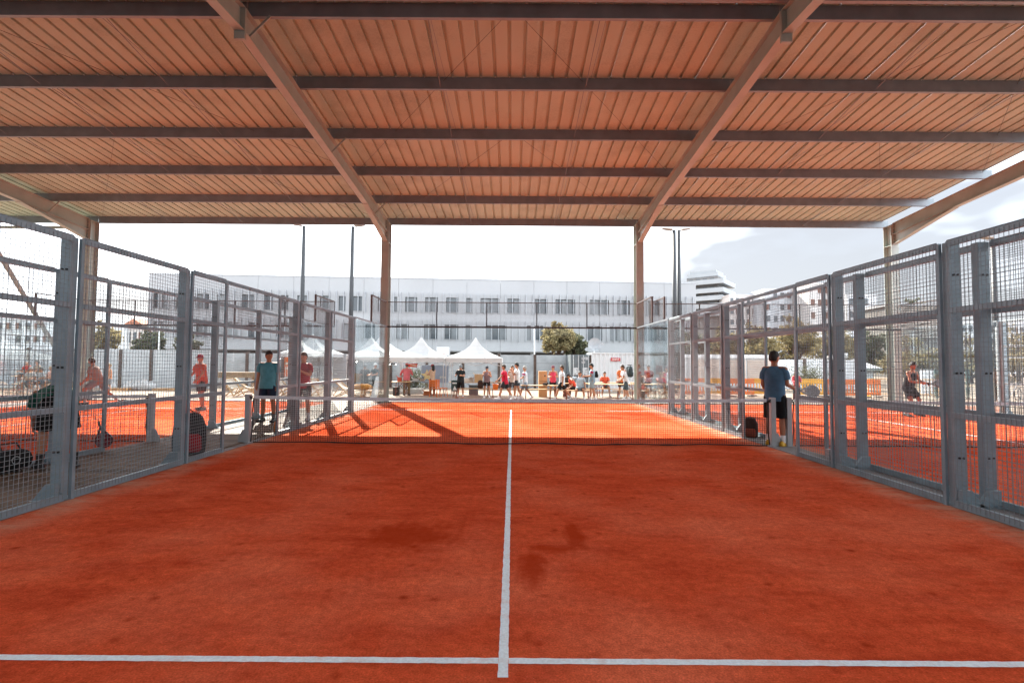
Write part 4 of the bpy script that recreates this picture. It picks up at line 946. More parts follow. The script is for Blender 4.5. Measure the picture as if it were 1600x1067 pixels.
def padel_racket(loc, rot, label, col=(0.03, 0.03, 0.035), group=None, face=(0.12, 0.12, 0.13)):
    r = thing('padel_racket', loc, 0, label, 'racket', group); r.rotation_euler = rot
    m1, m2 = mat('racket_%.2f%.2f%.2f' % col, col, 0.4), mat('racketface_%.2f%.2f%.2f' % face, face, 0.4, 0, 0.3, 25)
    b = MB(); n = 28; out = []
    for k in range(n):
        a = 2*math.pi*k/n; rx = 0.128; ry = 0.135; yy = math.sin(a)*ry; xx = math.cos(a)*rx*(1-0.12*max(0, -math.sin(a))); out.append((xx, yy+0.31))
    inn = [(p[0]*0.9, (p[1]-0.31)*0.9+0.31) for p in out]
    V = [(p[0], p[1], z) for z in (-0.019, 0.019) for p in out]+[(p[0], p[1], z) for z in (-0.019, 0.019) for p in inn]; F = []
    for k in range(n):
        q = (k+1) % n; F += [(k, q, n+q, n+k), (2*n+k, 3*n+k, 3*n+q, 2*n+q), (k, 2*n+k, 2*n+q, q), (n+k, n+q, 3*n+q, 3*n+k)]
    b.add(V, F).build('rim', m1, r)
    f_ = MB(); f_.add([(p[0], p[1], z) for z in (-0.014, 0.014) for p in inn], [tuple(range(n))[::-1], tuple(range(n, 2*n))]); f_.build('face', m2, r)
    hm_ = MB()
    for i in range(-2, 3):
        for j in range(-2, 3):
            if i*i+j*j < 7: hm_.tube([(i*0.036, 0.32+j*0.036, -0.0155), (i*0.036, 0.32+j*0.036, 0.0155)], 0.0065, 8)
    hm_.build('holes', BLACK, r, kind='stuff')
    MB().tube([(0, -0.02, 0), (0, 0.10, 0)], [0.018, 0.016], 10).ell((0, -0.025, 0), (0.021, 0.01, 0.02), 10, 6).build('grip', BLACK, r, True)
    MB().bar((0.0, 0.09, 0), (-0.07, 0.21, 0), 0.03, 0.026).bar((0.0, 0.09, 0), (0.07, 0.21, 0), 0.03, 0.026).build('throat', m1, r)
    MB().tube([(0, -0.03, 0), (0.03, -0.10, 0.01), (0.0, -0.16, 0.0), (-0.03, -0.10, -0.01), (0, -0.03, 0)], 0.004, 5).build('wrist_cord', BLACK, r)
    return r
def backpack(loc, rz, label, col=(0.025, 0.03, 0.035), s=1.0, tilt=0.0, group=None, trim=None):
    r = thing('backpack', loc, rz, label, 'backpack', group); r.rotation_euler = (tilt, 0, rz); r.scale = (s, s, s); m = cloth(col); b = MB(); rr = []
    for t_, w_, d_ in ((0, 0.12, 0.07), (0.02, 0.15, 0.095), (0.16, 0.165, 0.11), (0.32, 0.155, 0.095), (0.42, 0.12, 0.07), (0.46, 0.07, 0.035)):
        rr.append([(math.copysign(abs(math.cos(a))**0.6, math.cos(a))*w_, math.copysign(abs(math.sin(a))**0.6, math.sin(a))*d_, t_) for a in [2*math.pi*k/20 for k in range(20)]])
    b.rings(rr).build('bag_body', m, r, True)
    b = MB(); rr = []
    for t_, w_, d_ in ((0.03, 0.10, 0.03), (0.06, 0.125, 0.05), (0.2, 0.12, 0.05), (0.23, 0.09, 0.02)):
        rr.append([(math.copysign(abs(math.cos(a))**0.6, math.cos(a))*w_, -0.09+math.copysign(abs(math.sin(a))**0.6, math.sin(a))*d_, t_) for a in [2*math.pi*k/16 for k in range(16)]])
    b.rings(rr).build('pocket', cloth(trim) if trim else m, r, True)
    for sx_ in (-0.08, 0.08): MB().tube([(sx_, 0.07, 0.44), (sx_*1.1, 0.15, 0.36), (sx_*1.2, 0.15, 0.18), (sx_*1.2, 0.09, 0.05)], 0.018, 6).build('strap', m, r, True)
    MB().tube([(-0.04, 0, 0.455), (0, 0, 0.50), (0.04, 0, 0.455)], 0.008, 6).build('handle', BLACK, r, True)
    return r
def aim(yd, zd):
    y_ = Vector(yd).normalized(); z_ = Vector(zd); z_ = (z_-y_*z_.dot(y_)).normalized(); return Matrix((y_.cross(z_), y_, z_)).transposed().to_euler()
def at_u(u, y): return gx(u, y)
# the four big figures beside the middle court
teal = person(-6.33, 3.28, 0.022, 180, 'person in teal t-shirt and navy shorts standing on the timber walkway', H=1.84, turn=52, legs=((1, 2, 5), (-2, 2, 5)), arms=((-4, 9, 12, 0.1), (2, 11, 14, 0.1)), shirt=(0.075, 0.25, 0.31), pants=(0.014, 0.025, 0.05), blen=0.82, hair='black', shoe=(0.012, 0.014, 0.016), sock=(0.16, 0.16, 0.17), skin=SKIN2, build=1.1, near=True)
person(-5.62, 3.75, 0.022, 180, 'person in red t-shirt with folded arms, behind the fence post', H=1.82, turn=-8, legs=((2, 3, 5), (-3, 2, 6)), arms=((28, 10, 88, 0.75), (24, 10, 84, 0.75)), shirt=(0.34, 0.028, 0.05), pants=(0.012, 0.013, 0.016), blen=0.8, hair='brown', shoe=(0.4, 0.42, 0.45), sock=(0.6, 0.62, 0.65), near=True)
green = person(-6.55, -2.45, 0.022, 48, 'person in green t-shirt bending over a black bag on the walkway', H=1.80, lean=82, legs=((14, 22, 6), (-6, 10, 8)), arms=((14, 4, 18, 0.1), (8, 5, 14, 0.0)), nod=10, shirt=(0.012, 0.085, 0.062), pants=(0.008, 0.010, 0.011), blen=0.92, hair='black', shoe=(0.02, 0.02, 0.022), sock=(0.03, 0.03, 0.03), skin=SKIN2, build=1.08, near=True)
navy = person(5.22, 0.14, 0.012, -42, 'person in navy t-shirt and black shorts standing by the right net post', H=1.84, turn=-28, legs=((2, 6, 3), (-2, 3, 4)), arms=((2, 8, 50, 0.15), (8, 6, 62, -0.25)), shirt=(0.06, 0.135, 0.215), pants=(0.007, 0.008, 0.009), blen=1.0, hair='black', shoe=(0.62, 0.33, 0.02), sock=(0.74, 0.74, 0.75), skin=SKIN2, build=0.97, near=True)
hd = navy['hand', 1]; padel_racket((hd.x-0.03, hd.y, hd.z-0.01), aim((1, -0.12, -0.05), (0.1, -1, 0.25)), 'silver padel racket held by the person in navy', (0.42, 0.43, 0.44), face=(0.30, 0.31, 0.32))
# players on the neighbouring courts
person(-10.1, 6.5, 0.004, 150, 'person in orange red t-shirt and pink cap on the left court', H=1.80, turn=30, lean=6, legs=((6, 12, 4), (-4, 8, 4)), arms=((20, 14, 30, 0.0), (18, 22, 40, 0.3)), shirt=(0.52, 0.085, 0.03), pants=(0.02, 0.022, 0.026), hair='black', cap=(0.38, 0.05, 0.10, 1), shoe=(0.02, 0.02, 0.022), sock=(0.5, 0.2, 0.12), build=1.08, near=True)
person(-14.2, 7.4, 0.004, 105, 'person in grey t-shirt lunging across the left court', H=1.82, lean=22, turn=-20, legs=((52, 62, 10), (-28, 18, 8)), arms=((20, 18, 40, 0.1), (30, 12, 50, 0.2)), shirt=(0.30, 0.20, 0.17), pants=(0.20, 0.22, 0.25), hair='brown', shoe=(0.03, 0.04, 0.035), skin=SKIN2, near=True)
pl = person(12.5, 5.95, 0.004, 200, 'person in black tank top crouching ready on the right court', H=1.76, lean=14, turn=-5, legs=((26, 40, 14), (26, 42, 14)), arms=((30, 12, 62, 0.35), (34, 12, 62, 0.55)), top='tank', shirt=(0.014, 0.016, 0.018), pants=(0.012, 0.013, 0.015), hair='black', shoe=(0.08, 0.09, 0.1), skin=SKIN2, near=True)
h1 = pl['hand', -1]; padel_racket((h1.x-0.03, h1.y, h1.z), aim((1, -0.1, 0.05), (0.1, -1, 0.3)), 'black padel racket held by the person in the black tank top')
# the plaza
LIMB = {'s': ((0, 2, 4), (0, 2, 4))}
W1 = ((26, 8, 3), (-22, 12, 3)); W2 = ((-20, 16, 3), (25, 10, 3)); SEAT = ((84, 86, 10), (80, 88, 10))
def pz(u, y, face, label, **k): return person(at_u(u, y), y, GZ, face, label, **k)
pz(636, 17.2, 8, 'person in pink shirt and khaki trousers, back turned, under the tent', H=1.74, arms=((10, 30, 60, 0.1), (10, 22, 70, 0.2)), top='long', shirt=(0.58, 0.13, 0.15), bottom='trousers', pants=(0.23, 0.15, 0.08), hair='brown', cap=(0.42, 0.05, 0.04, 1), shoe=(0.03, 0.03, 0.03))
pz(676, 17.0, 50, 'person with long dark hair in beige top and black trousers', H=1.68, arms=((30, 8, 80, 0.2), (24, 8, 70, 0.2)), top='long', shirt=(0.50, 0.34, 0.23), bottom='trousers', pants=(0.014, 0.014, 0.015), hair='black', hairstyle='long', cap=(0.30, 0.04, 0.04, 1), shoe=(0.2, 0.08, 0.05), build=0.92)
pz(720, 15.4, 165, 'person in black t-shirt and grey cap looking down at a phone', H=1.70, turn=20, nod=24, arms=((18, 10, 80, 0.3), (16, 14, 78, 0.45)), shirt=(0.02, 0.023, 0.024), pants=(0.014, 0.015, 0.016), blen=0.95, hair='brown', cap=(0.20, 0.21, 0.22, 1), shoe=(0.25, 0.1, 0.06))
pz(761, 15.7, 175, 'person in mauve tank top and dark cap facing the court', H=1.62, nod=12, arms=((20, 16, 96, 0.45), (20, 16, 96, 0.45)), top='tank', shirt=(0.22, 0.15, 0.16), pants=(0.015, 0.016, 0.018), blen=0.6, hair='black', cap=(0.05, 0.05, 0.06, 1), shoe=(0.65, 0.65, 0.65), build=0.96)
redp = pz(789, 14.2, 96, 'person in red t-shirt and dark shorts carrying a bucket', H=1.75, lean=5, legs=W1, arms=((40, 8, 10, 0.0), (-14, 10, 22, 0.0)), shirt=(0.58, 0.018, 0.05), pants=(0.03, 0.036, 0.044), hair='brown', shoe=(0.7, 0.7, 0.7), build=1.1)
pz(808, 14.3, 88, 'person in white t-shirt holding a hand to the mouth', H=1.80, nod=10, legs=((12, 6, 3), (-10, 8, 3)), arms=((30, 10, 120, 0.3), (26, 8, 128, 0.3)), shirt=(0.74, 0.75, 0.76), pants=(0.05, 0.06, 0.072), blen=0.62, hair='black', shoe=(0.68, 0.68, 0.68))
pz(820, 15.0, 80, 'person with grey hair in pale blue shirt walking left', H=1.68, legs=W2, arms=((16, 10, 60, 0.2), (10, 12, 70, 0.2)), shirt=(0.55, 0.60, 0.66), accent=(0.34, 0.06, 0.12), pants=(0.20, 0.28, 0.36), blen=0.9, hair='grey', shoe=(0.7, 0.7, 0.7))
pz(864, 15.6, 178, 'person in bright pink tank top and black shorts', H=1.66, turn=-25, arms=((12, 16, 84, 0.5), (12, 16, 84, 0.5)), legs=((2, 2, 5), (0, 2, 5)), top='tank', shirt=(0.62, 0.06, 0.11), pants=(0.015, 0.015, 0.018), blen=0.5, hair='brown', hairstyle='bun', cap=(0.16, 0.04, 0.06, 1), shoe=(0.25, 0.06, 0.04), build=0.96)
pz(878, 14.1, 92, 'person in white t-shirt and black shorts striding left', H=1.76, legs=((30, 10, 3), (-28, 10, 3)), arms=((-6, 8, 14, 0), (-12, 8, 16, 0)), shirt=(0.72, 0.73, 0.75), pants=(0.014, 0.018, 0.02), hair='brown', shoe=(0.72, 0.72, 0.72))
pz(906, 14.5, 172, 'person in light blue t-shirt sitting with one arm raised', H=1.76, lean=-4, legs=SEAT, arms=((10, 12, 40, 0.0), (12, 88, 60, 0.8)), shirt=(0.46, 0.54, 0.60), pants=(0.22, 0.27, 0.30), hair='brown', shoe=(0.68, 0.68, 0.68))
pz(898.5, 15.6, 95, 'person in orange red t-shirt and black cap bent forward on a bench', H=1.70, lean=34, legs=SEAT, arms=((24, 8, 50, 0.2), (24, 8, 50, 0.2)), shirt=(0.55, 0.06, 0.03), pants=(0.014, 0.016, 0.018), hair='black', cap=(0.02, 0.024, 0.03, 1), shoe=(0.05, 0.05, 0.05))
bl = pz(925, 14.35, 86, 'person in blue shirt with crimson sleeves standing by the benches', H=1.80, nod=14, legs=((10, 6, 3), (-8, 4, 3)), arms=((22, 8, 66, 0.2), (18, 10, 72, 0.2)), shirt=(0.24, 0.33, 0.40), accent=(0.36, 0.03, 0.07), pants=(0.30, 0.34, 0.36), hair='black', shoe=(0.66, 0.66, 0.66))
bp_ = pz(978, 14.2, 92, 'person in white t-shirt stooping under a big backpack', H=1.74, lean=16, legs=((14, 8, 4), (-8, 6, 4)), arms=((30, 8, 36, 0.1), (24, 8, 40, 0.1)), shirt=(0.72, 0.72, 0.74), pants=(0.06, 0.075, 0.082), blen=0.95, hair='brown', shoe=(0.68, 0.68, 0.68))
pz(587, 17.5, 150, 'person in dark grey with white cap beyond the left glass corner', H=1.72, arms=((20, 10, 60, 0.2), (20, 10, 60, 0.2)), shirt=(0.06, 0.07, 0.075), pants=(0.05, 0.05, 0.055), bottom='trousers', hair='black', cap=(0.66, 0.67, 0.68, 1), shoe=(0.1, 0.1, 0.1))
pz(1243, 14.6, 172, 'person in red cardigan and white top beyond the right fence', H=1.50, arms=((16, 10, 70, 0.4), (14, 10, 66, 0.4)), top='long', shirt=(0.44, 0.05, 0.06), pants=(0.03, 0.03, 0.035), bottom='trousers', hair='red', hairstyle='long', shoe=(0.3, 0.3, 0.3), build=0.92)
pz(171, 16.0, 150, 'person in orange vest standing far behind the lunging player', H=1.62, arms=((6, 12, 20, 0), (6, 12, 20, 0)), top='tank', shirt=(0.5, 0.2, 0.09), pants=(0.2, 0.2, 0.22), hair='blond', shoe=(0.4, 0.4, 0.4))
pz(1013, 16.6, 175, 'person in dark red t-shirt beyond the right glass corner', H=1.72, arms=((14, 10, 60, 0.3), (10, 10, 30, 0.1)), shirt=(0.36, 0.05, 0.04), pants=(0.03, 0.03, 0.035), hair='brown', shoe=(0.4, 0.4, 0.4))
pz(971.5, 16.2, 170, 'person in orange t-shirt half hidden behind the stooping one', H=1.74, arms=((30, 12, 70, 0.2), (12, 10, 30, 0.1)), shirt=(0.55, 0.14, 0.04), pants=(0.03, 0.032, 0.036), hair='black', cap=(0.2, 0.22, 0.26, 1), shoe=(0.4, 0.4, 0.4))
pz(800.5, 15.4, 176, 'person in cream top partly hidden between the red and white t-shirts', H=1.66, arms=((14, 10, 70, 0.4), (14, 10, 70, 0.4)), top='tank', shirt=(0.5, 0.42, 0.36), pants=(0.05, 0.05, 0.055), hair='brown', hairstyle='long', shoe=(0.3, 0.3, 0.3), build=0.94)
pz(944, 17.0, 182, 'person in orange red t-shirt seated behind the long table', H=1.72, lean=8, legs=SEAT, arms=((34, 10, 60, 0.3), (34, 10, 60, 0.3)), shirt=(0.52, 0.08, 0.03), pants=(0.05, 0.06, 0.07), hair='black', shoe=(0.4, 0.4, 0.4))
pz(1031, 17.2, 178, 'person in pink t-shirt seated beyond the right glass corner', H=1.68, lean=8, legs=SEAT, arms=((34, 10, 60, 0.3), (34, 10, 60, 0.3)), shirt=(0.55, 0.2, 0.22), pants=(0.05, 0.06, 0.07), hair='blond', shoe=(0.4, 0.4, 0.4))
# spectators seated at the far left
G = 'spectators seated behind the left court'
for (u, y, dz, lab, sh, hr_, cp) in ((46, 18.4, 0.42, 'seated person in red t-shirt, back row of the left spectators', (0.44, 0.05, 0.04), 'black', None), (62, 18.5, 0.42, 'seated person with sunglasses in grey shirt, back row of the left spectators', (0.30, 0.22, 0.17), 'brown', None),
                                     (51, 16.9, 0.06, 'white haired person in pale top, front row of the left spectators', (0.5, 0.48, 0.46), 'grey', None), (68, 16.8, 0.06, 'seated person in white and grey top, front row beside the white haired one', (0.48, 0.5, 0.52), 'brown', None), (84, 17.2, 0.1, 'blond seated person in rose top, nearest the fence post', (0.52, 0.28, 0.22), 'blond', None)):
    person(at_u(u, y), y, GZ+dz, 172+rng.uniform(-20, 20), lab, H=1.7, lean=10, legs=SEAT, arms=((36, 10, 50, 0.3), (34, 10, 56, 0.3)), shirt=sh, pants=(0.08, 0.10, 0.12), hair=hr_, shoe=(0.4, 0.4, 0.4), group=G)
backpack(bp_['back']+Vector((0.10, 0.0, -0.12)), R(92), 'big dark grey backpack worn by the stooping person', (0.045, 0.06, 0.068), 1.15, 0.1)
backpack(bl['back']+Vector((0.06, 0, -0.16)), R(86), 'small black backpack worn by the person in blue shirt', (0.012, 0.013, 0.015), 0.7)
# ------------------------------------------------------------------ plaza furniture and equipment
TENT = mat('tent_canvas', (0.60, 0.60, 0.61), 0.8, 0, 0.04, 3, 0.15, 6, 0.3, transl=0.35)
ALU = mat('aluminium', (0.5, 0.5, 0.51), 0.35, 0.5, 0.05, 5)
def tent(u, y, label, w_=3.0, ez=2.05, pz_=3.22, rz=0.0):
    r = thing('pagoda_tent', (gx(u, y), y, GZ), rz, label, 'tent', 'white pagoda tents on the plaza'); h = w_/2
    b = MB(); rr = []; n = 32
    for t_, hz_ in ((0.0, 0), (0.18, 0.10), (0.4, 0.22), (0.62, 0.38), (0.8, 0.58), (0.92, 0.82), (1.0, 1.0)):
        k = (1-t_)*h+0.015; ring = []
        for i in range(n):
            q = i*4/n; e = int(q); f = q-e; c = ((-1, -1), (1, -1), (1, 1), (-1, 1)); a, b_ = c[e % 4], c[(e+1) % 4]; px_, py_ = a[0]+(b_[0]-a[0])*f, a[1]+(b_[1]-a[1])*f
            sag = 0.07*math.sin(math.pi*f)*math.sin(math.pi*t_); ring.append((px_*k, py_*k, ez+(pz_-ez)*hz_-sag))
        rr.append(ring)
    b.rings(rr, False, True); b.build('canopy_cover', TENT, r, False)
    for k in range(4):
        a = R(90*k); ca, sa = math.cos(a), math.sin(a); b = MB(); V = []; m = 12
        for zz in (ez-0.002, ez-0.24):
            for i in range(m+1):
                x_ = -h+w_*i/m; y_ = -h-0.012; z_ = zz-(0.02*abs(math.sin(i*math.pi/2)) if zz < ez-0.1 else 0); V.append((x_*ca-y_*sa, x_*sa+y_*ca, z_))
        b.add(V, [(i, i+1, m+1+i+1, m+1+i) for i in range(m)]); b.build('valance', TENT, r)
    for sx_ in (-1, 1):
        for sy_ in (-1, 1):
            l = MB().box(sx_*(h-0.04)-0.02, sx_*(h-0.04)+0.02, sy_*(h-0.04)-0.02, sy_*(h-0.04)+0.02, 0, ez-0.02).build('leg', ALU, r)
            MB().box(sx_*(h-0.04)-0.07, sx_*(h-0.04)+0.07, sy_*(h-0.04)-0.07, sy_*(h-0.04)+0.07, 0.0, 0.012).build('foot_plate', ALU, l)
    for k in range(4):
        a = R(90*k); ca, sa = math.cos(a), math.sin(a)
        P_ = lambda x_, y_, z_: (x_*ca-y_*sa, x_*sa+y_*ca, z_)
        b = MB()
        for i in range(2):
            x0_ = -h+0.05+i*(h-0.05); x1_ = x0_+h-0.05; b.bar(P_(x0_, -h+0.05, ez-0.05), P_(x1_, -h+0.05, ez-0.45), 0.02).bar(P_(x0_, -h+0.07, ez-0.45), P_(x1_, -h+0.07, ez-0.05), 0.02)
        b.build('scissor_truss', ALU, r)
    return r
tent(658, 18.3, 'white pagoda tent over the blue grey banner, left of two side by side', 3.02)
tent(743, 18.3, 'white pagoda tent over the picnic tables, right of two side by side', 3.02)
tent(597, 22.5, 'white pagoda tent seen through the left glass corner', 3.5, 2.2, 3.65)
tent(488, 24.0, 'white pagoda tent half hidden behind the left fence posts', 3.2, 2.35, 3.7)
def lamp(u, y, v_top, heads, label):
    x = gx(u, y); H = gz(u, v_top, y)-GZ; r = thing('street_lamp', (x, y, GZ), 0, label, 'lamp', 'tall floodlight poles'); m = mat('lamp_pole', (0.028, 0.03, 0.033), 0.5, 0.1)
    MB().tube([(0, 0, 0), (0, 0, H*0.5), (0, 0, H)], [0.16, 0.13, 0.10], 10).build('pole', m, r, True); MB().tube([(0, 0, 0), (0, 0, 0.03)], 0.2, 12).build('base_flange', m, r)
    for s in heads:
        a = MB().tube([(0, 0, H-0.05), (s*0.18, -0.05, H+0.0)], 0.03, 8).build('arm', m, r)
        MB().prism([(s*0.15, H-0.02), (s*0.72, H+0.07), (s*0.74, H+0.10), (s*0.15, H+0.06)], -0.24, 0.14, 'y').build('lamp_head', mat('lamp_head', (0.26, 0.20, 0.17), 0.5), r)
lamp(470, 21, 351, (-1,), 'tall dark floodlight pole with its head turned left, nearest the left fence')
lamp(547, 21, 352, (1,), 'tall dark floodlight pole with its head turned right, left of the canopy column')
lamp(1054.5, 21, 358, (-1,), 'left pole of the twin floodlights beside the balcony tower')
lamp(1061.5, 21.3, 358, (1,), 'right pole of the twin floodlights beside the balcony tower')
lamp(1557, 16, 372, (-1,), 'floodlight pole rising behind the right fence near the picture edge')
def btable(u, y, label, L_=2.2, W_=0.5, h_=0.76, rz=0.0, cat='table', group='beer garden tables and benches', name='folding_table', m=BENCHW):
    r = thing(name, (gx(u, y), y, GZ), rz, label, cat, group); n = 4 if W_ > 0.3 else 2
    for i in range(n): MB().box(-L_/2, L_/2, -W_/2+i*W_/n+0.004, -W_/2+(i+1)*W_/n-0.004, h_-0.028, h_).build('board', m, r)
    for s in (-1, 1):
        x_ = s*(L_/2-0.28)
        for q in (-1, 1): MB().bar((x_, q*(W_/2-0.05), h_-0.03), (x_+s*0.03, q*(W_/2-0.02), 0), 0.03).build('leg', REDMET, r)
        MB().bar((x_+s*0.02, -W_/2+0.05, 0.22), (x_+s*0.02, W_/2-0.05, 0.22), 0.025).build('cross_bar', REDMET, r); MB().bar((x_, 0, 0.45), (x_-s*0.35, 0, h_-0.03), 0.02).build('brace', REDMET, r)
    return r
btable(738, 16.6, 'picnic table behind the person in black, under the right tent', 2.4, 0.6)
btable(742, 15.9, 'bench in front of the picnic table under the right tent', 2.4, 0.28, 0.47, cat='bench', name='folding_bench')
btable(772, 16.8, 'short table end showing left of the person in red', 1.2, 0.5)
btable(838, 15.6, 'bench left of the wooden cabinet, behind the grey haired walker', 2.4, 0.28, 0.47, cat='bench', name='folding_bench')
btable(845, 14.9, 'table with a black bag on it, left of the person in pink tank top', 2.0, 0.6, 0.70)
btable(902, 14.75, 'bench under the two seated people', 1.6, 0.30, 0.47, cat='bench', name='folding_bench')
btable(906, 16.2, 'table behind the seated people', 2.2, 0.6)
btable(957, 15.4, 'long table right of the person in blue shirt', 2.4, 0.6)
btable(950, 16.4, 'bench behind the long table right of the person in blue', 2.4, 0.28, 0.47, cat='bench', name='folding_bench')
btable(962, 17.4, 'farther table along the white container', 2.4, 0.6)
btable(985, 14.9, 'bench behind the stooping person', 1.8, 0.28, 0.47, cat='bench', name='folding_bench')
btable(1030, 15.5, 'table beyond the right glass corner', 2.2, 0.6)
btable(1036, 16.8, 'bench beyond the right glass corner', 2.2, 0.28, 0.47, cat='bench', name='folding_bench')
btable(628, 16.9, 'table left of the person in pink shirt', 1.0, 0.6)
btable(655, 17.6, 'grey table with papers between the two people under the left tent', 1.8, 0.6, m=mat('grey_top', (0.3, 0.32, 0.33), 0.6))
btable(54, 18.6, 'bench under the back row of left spectators', 2.4, 0.35, 0.88, cat='bench', name='folding_bench'); btable(62, 17.0, 'bench under the front row of left spectators', 2.6, 0.3, 0.50, cat='bench', name='folding_bench')
def board(name, u, y, du, v0, v1, label, cat, m, legs=True, th=0.03, tilt=0.0, zoff=None):
    x0_, x1_ = gx(u-du, y), gx(u+du, y); z1_ = gz(u, v0, y); z0_ = gz(u, v1, y); W_ = x1_-x0_; r = thing(name, ((x0_+x1_)/2, y, GZ), 0, label, cat)
    p = MB().box(-W_/2, W_/2, 0, th, z0_-GZ, z1_-GZ).build('panel', m, r)
    if legs:
        for s in (-1, 1): MB().box(s*W_/2-(0.03 if s > 0 else 0), s*W_/2+(0.03 if s < 0 else 0), th+0.002, th+0.04, 0, z1_-GZ).build('post', ALU, r)
    return r, p, W_, z0_-GZ, z1_-GZ
BAN = mat('blue_grey_banner', (0.24, 0.29, 0.38), 0.8, 0, 0.10, 1.5, 0.6, 2.2)
r, p, W_, z0_, z1_ = board('banner', 680, 19.5, 21, 571, 598, 'blue grey fabric banner with pale yellow star under the left tent', 'banner', BAN)
st = MB(); cx_, cz_ = -W_*0.30, z0_+(z1_-z0_)*0.40; V = [(cx_+math.cos(R(90+36*i))*(0.40 if i % 2 == 0 else 0.16), -0.006, cz_+math.sin(R(90+36*i))*(0.40 if i % 2 == 0 else 0.16)) for i in range(10)]
st.add(V+[(cx_, -0.012, cz_)], [((i+1) % 10, i, 10) for i in range(10)]).build('star', mat('pale_yellow', (0.62, 0.48, 0.24), 0.8), p)
letters(p, W_*0.18, W_*0.42, z0_+(z1_-z0_)*0.26, z0_+(z1_-z0_)*0.38, -0.002, 6, LETTER, 9)
r, p, W_, z0_, z1_ = board('banner', 643.5, 17.95, 8.5, 568, 573.5, 'small red banner with yellow lettering hung from the left tent', 'banner', mat('red_banner', (0.50, 0.04, 0.025), 0.7), False); letters(p, -W_*0.1, W_*0.42, z0_+0.05, z1_-0.06, -0.002, 6, mat('yellow_letter', (0.65, 0.42, 0.10), 0.7), 5)
MB().bar((-W_/2+0.03, 0.015, z1_), (-W_/2+0.03, 0.015, 2.12), 0.006).bar((W_/2-0.03, 0.015, z1_), (W_/2-0.03, 0.015, 2.12), 0.006).build('cord', BLACK, r, kind='stuff')
r, p, W_, z0_, z1_ = board('notice_board', 452, 19.0, 7.5, 558, 588, 'orange notice board with white pictures behind the teal person', 'sign', mat('orange_board', (0.58, 0.13, 0.02), 0.7))
for (a, c, e, f) in ((-0.42, 0.35, 0.60, 0.74), (-0.42, 0.2, 0.36, 0.46)): MB().box(W_*a, W_*c, -0.006, -0.001, z0_+(z1_-z0_)*e, z0_+(z1_-z0_)*f).build('print', mat('pale_print', (0.5, 0.45, 0.4), 0.7, 0, 0.6, 12), p)
r, p, W_, z0_, z1_ = board('chalk_board', 711, 15.4, 5.5, 594, 611, 'dark green board with white emblem beside the person in black', 'sign', mat('dark_green', (0.03, 0.06, 0.06), 0.6))
MB().box(-W_*0.33, W_*0.33, -0.006, -0.001, z0_+(z1_-z0_)*0.68, z0_+(z1_-z0_)*0.80).build('emblem', WHITE, p); MB().add([(-W_*0.3, -0.004, z0_+0.06), (W_*0.3, -0.004, z0_+0.06), (0, -0.004, z0_+(z1_-z0_)*0.5)], [(0, 1, 2)]).build('emblem', WHITE, p)
r, p, W_, z0_, z1_ = board('cabinet', 848.5, 16.4, 6.5, 580, 604, 'tall pale wooden cabinet left of the person in pink tank top', 'cabinet', mat('pale_wood', (0.46, 0.27, 0.12), 0.6, 0, 0.12, 3), False, 0.5)
MB().box(-W_/2, W_/2, 0.02, 0.48, 0.0, z0_-0.003).build('base', mat('pale_wood'), r); MB().box(-W_*0.45, W_*0.45, -0.01, -0.001, z0_+0.28, z0_+0.29).build('drawer_gap', BLACK, p); MB().box(W_*0.15, W_*0.3, -0.012, -0.001, z1_-0.28, z1_-0.2).build('handle', BLACK, p)
# leaning white board
r = thing('leaning_board', (gx(590, 15.2), 15.2, GZ), R(12), 'white sloping board on a wooden stand behind the left glass corner', 'board')
MB().add([(-0.30, -0.35, 0.02), (0.02, -0.35, 0.02), (0.24, 0.0, 1.05), (-0.06, 0.0, 1.05), (-0.30, -0.32, 0.02), (0.02, -0.32, 0.02), (0.24, 0.03, 1.05), (-0.06, 0.03, 1.05)], [(0, 1, 2, 3), (7, 6, 5, 4), (0, 4, 5, 1), (1, 5, 6, 2), (2, 6, 7, 3), (3, 7, 4, 0)]).build('panel', WHITE, r)
for x_ in (-0.02, 0.28): MB().bar((x_, 0.05, 1.15), (x_+0.02, 0.45, 0), 0.03).build('stand_leg', BENCHW, r)
def deckchair(u, y, rz, label):
    r = thing('deck_chair', (gx(u, y), y, GZ), rz, label, 'deck chair', 'wooden deck chairs'); w_ = 0.28; m = mat('chair_wood', (0.48, 0.30, 0.13), 0.6)
    for s in (-1, 1):
        MB().bar((s*w_, -0.45, 0.02), (s*w_, 0.55, 0.88), 0.035, 0.05).build('long_rail', m, r); MB().bar((s*(w_-0.05), 0.45, 0.02), (s*(w_-0.05), -0.42, 0.42), 0.035, 0.05).build('cross_rail', m, r); MB().bar((s*(w_+0.04), 0.18, 0.55), (s*(w_+0.04), 0.5, 0.05), 0.03).build('prop', m, r)
    for (yy, zz) in ((-0.42, 0.44), (0.55, 0.90), (0.44, 0.04)): MB().bar((-w_-0.03, yy, zz), (w_+0.03, yy, zz), 0.035).build('cross_bar', m, r)
    b = MB(); n = 10; V = []
    for i in range(n+1):
        t_ = i/n; yy = -0.42+0.97*t_; zz = 0.44+0.46*t_-0.20*math.sin(math.pi*t_); V += [(-w_+0.06, yy, zz), (w_-0.06, yy, zz)]
    b.add(V, [(2*i, 2*i+1, 2*i+3, 2*i+2) for i in range(n)]).build('canvas_seat', mat('cream_canvas', (0.55, 0.50, 0.43), 0.9, 0, 0.05, 6, transl=0.3), r, True)
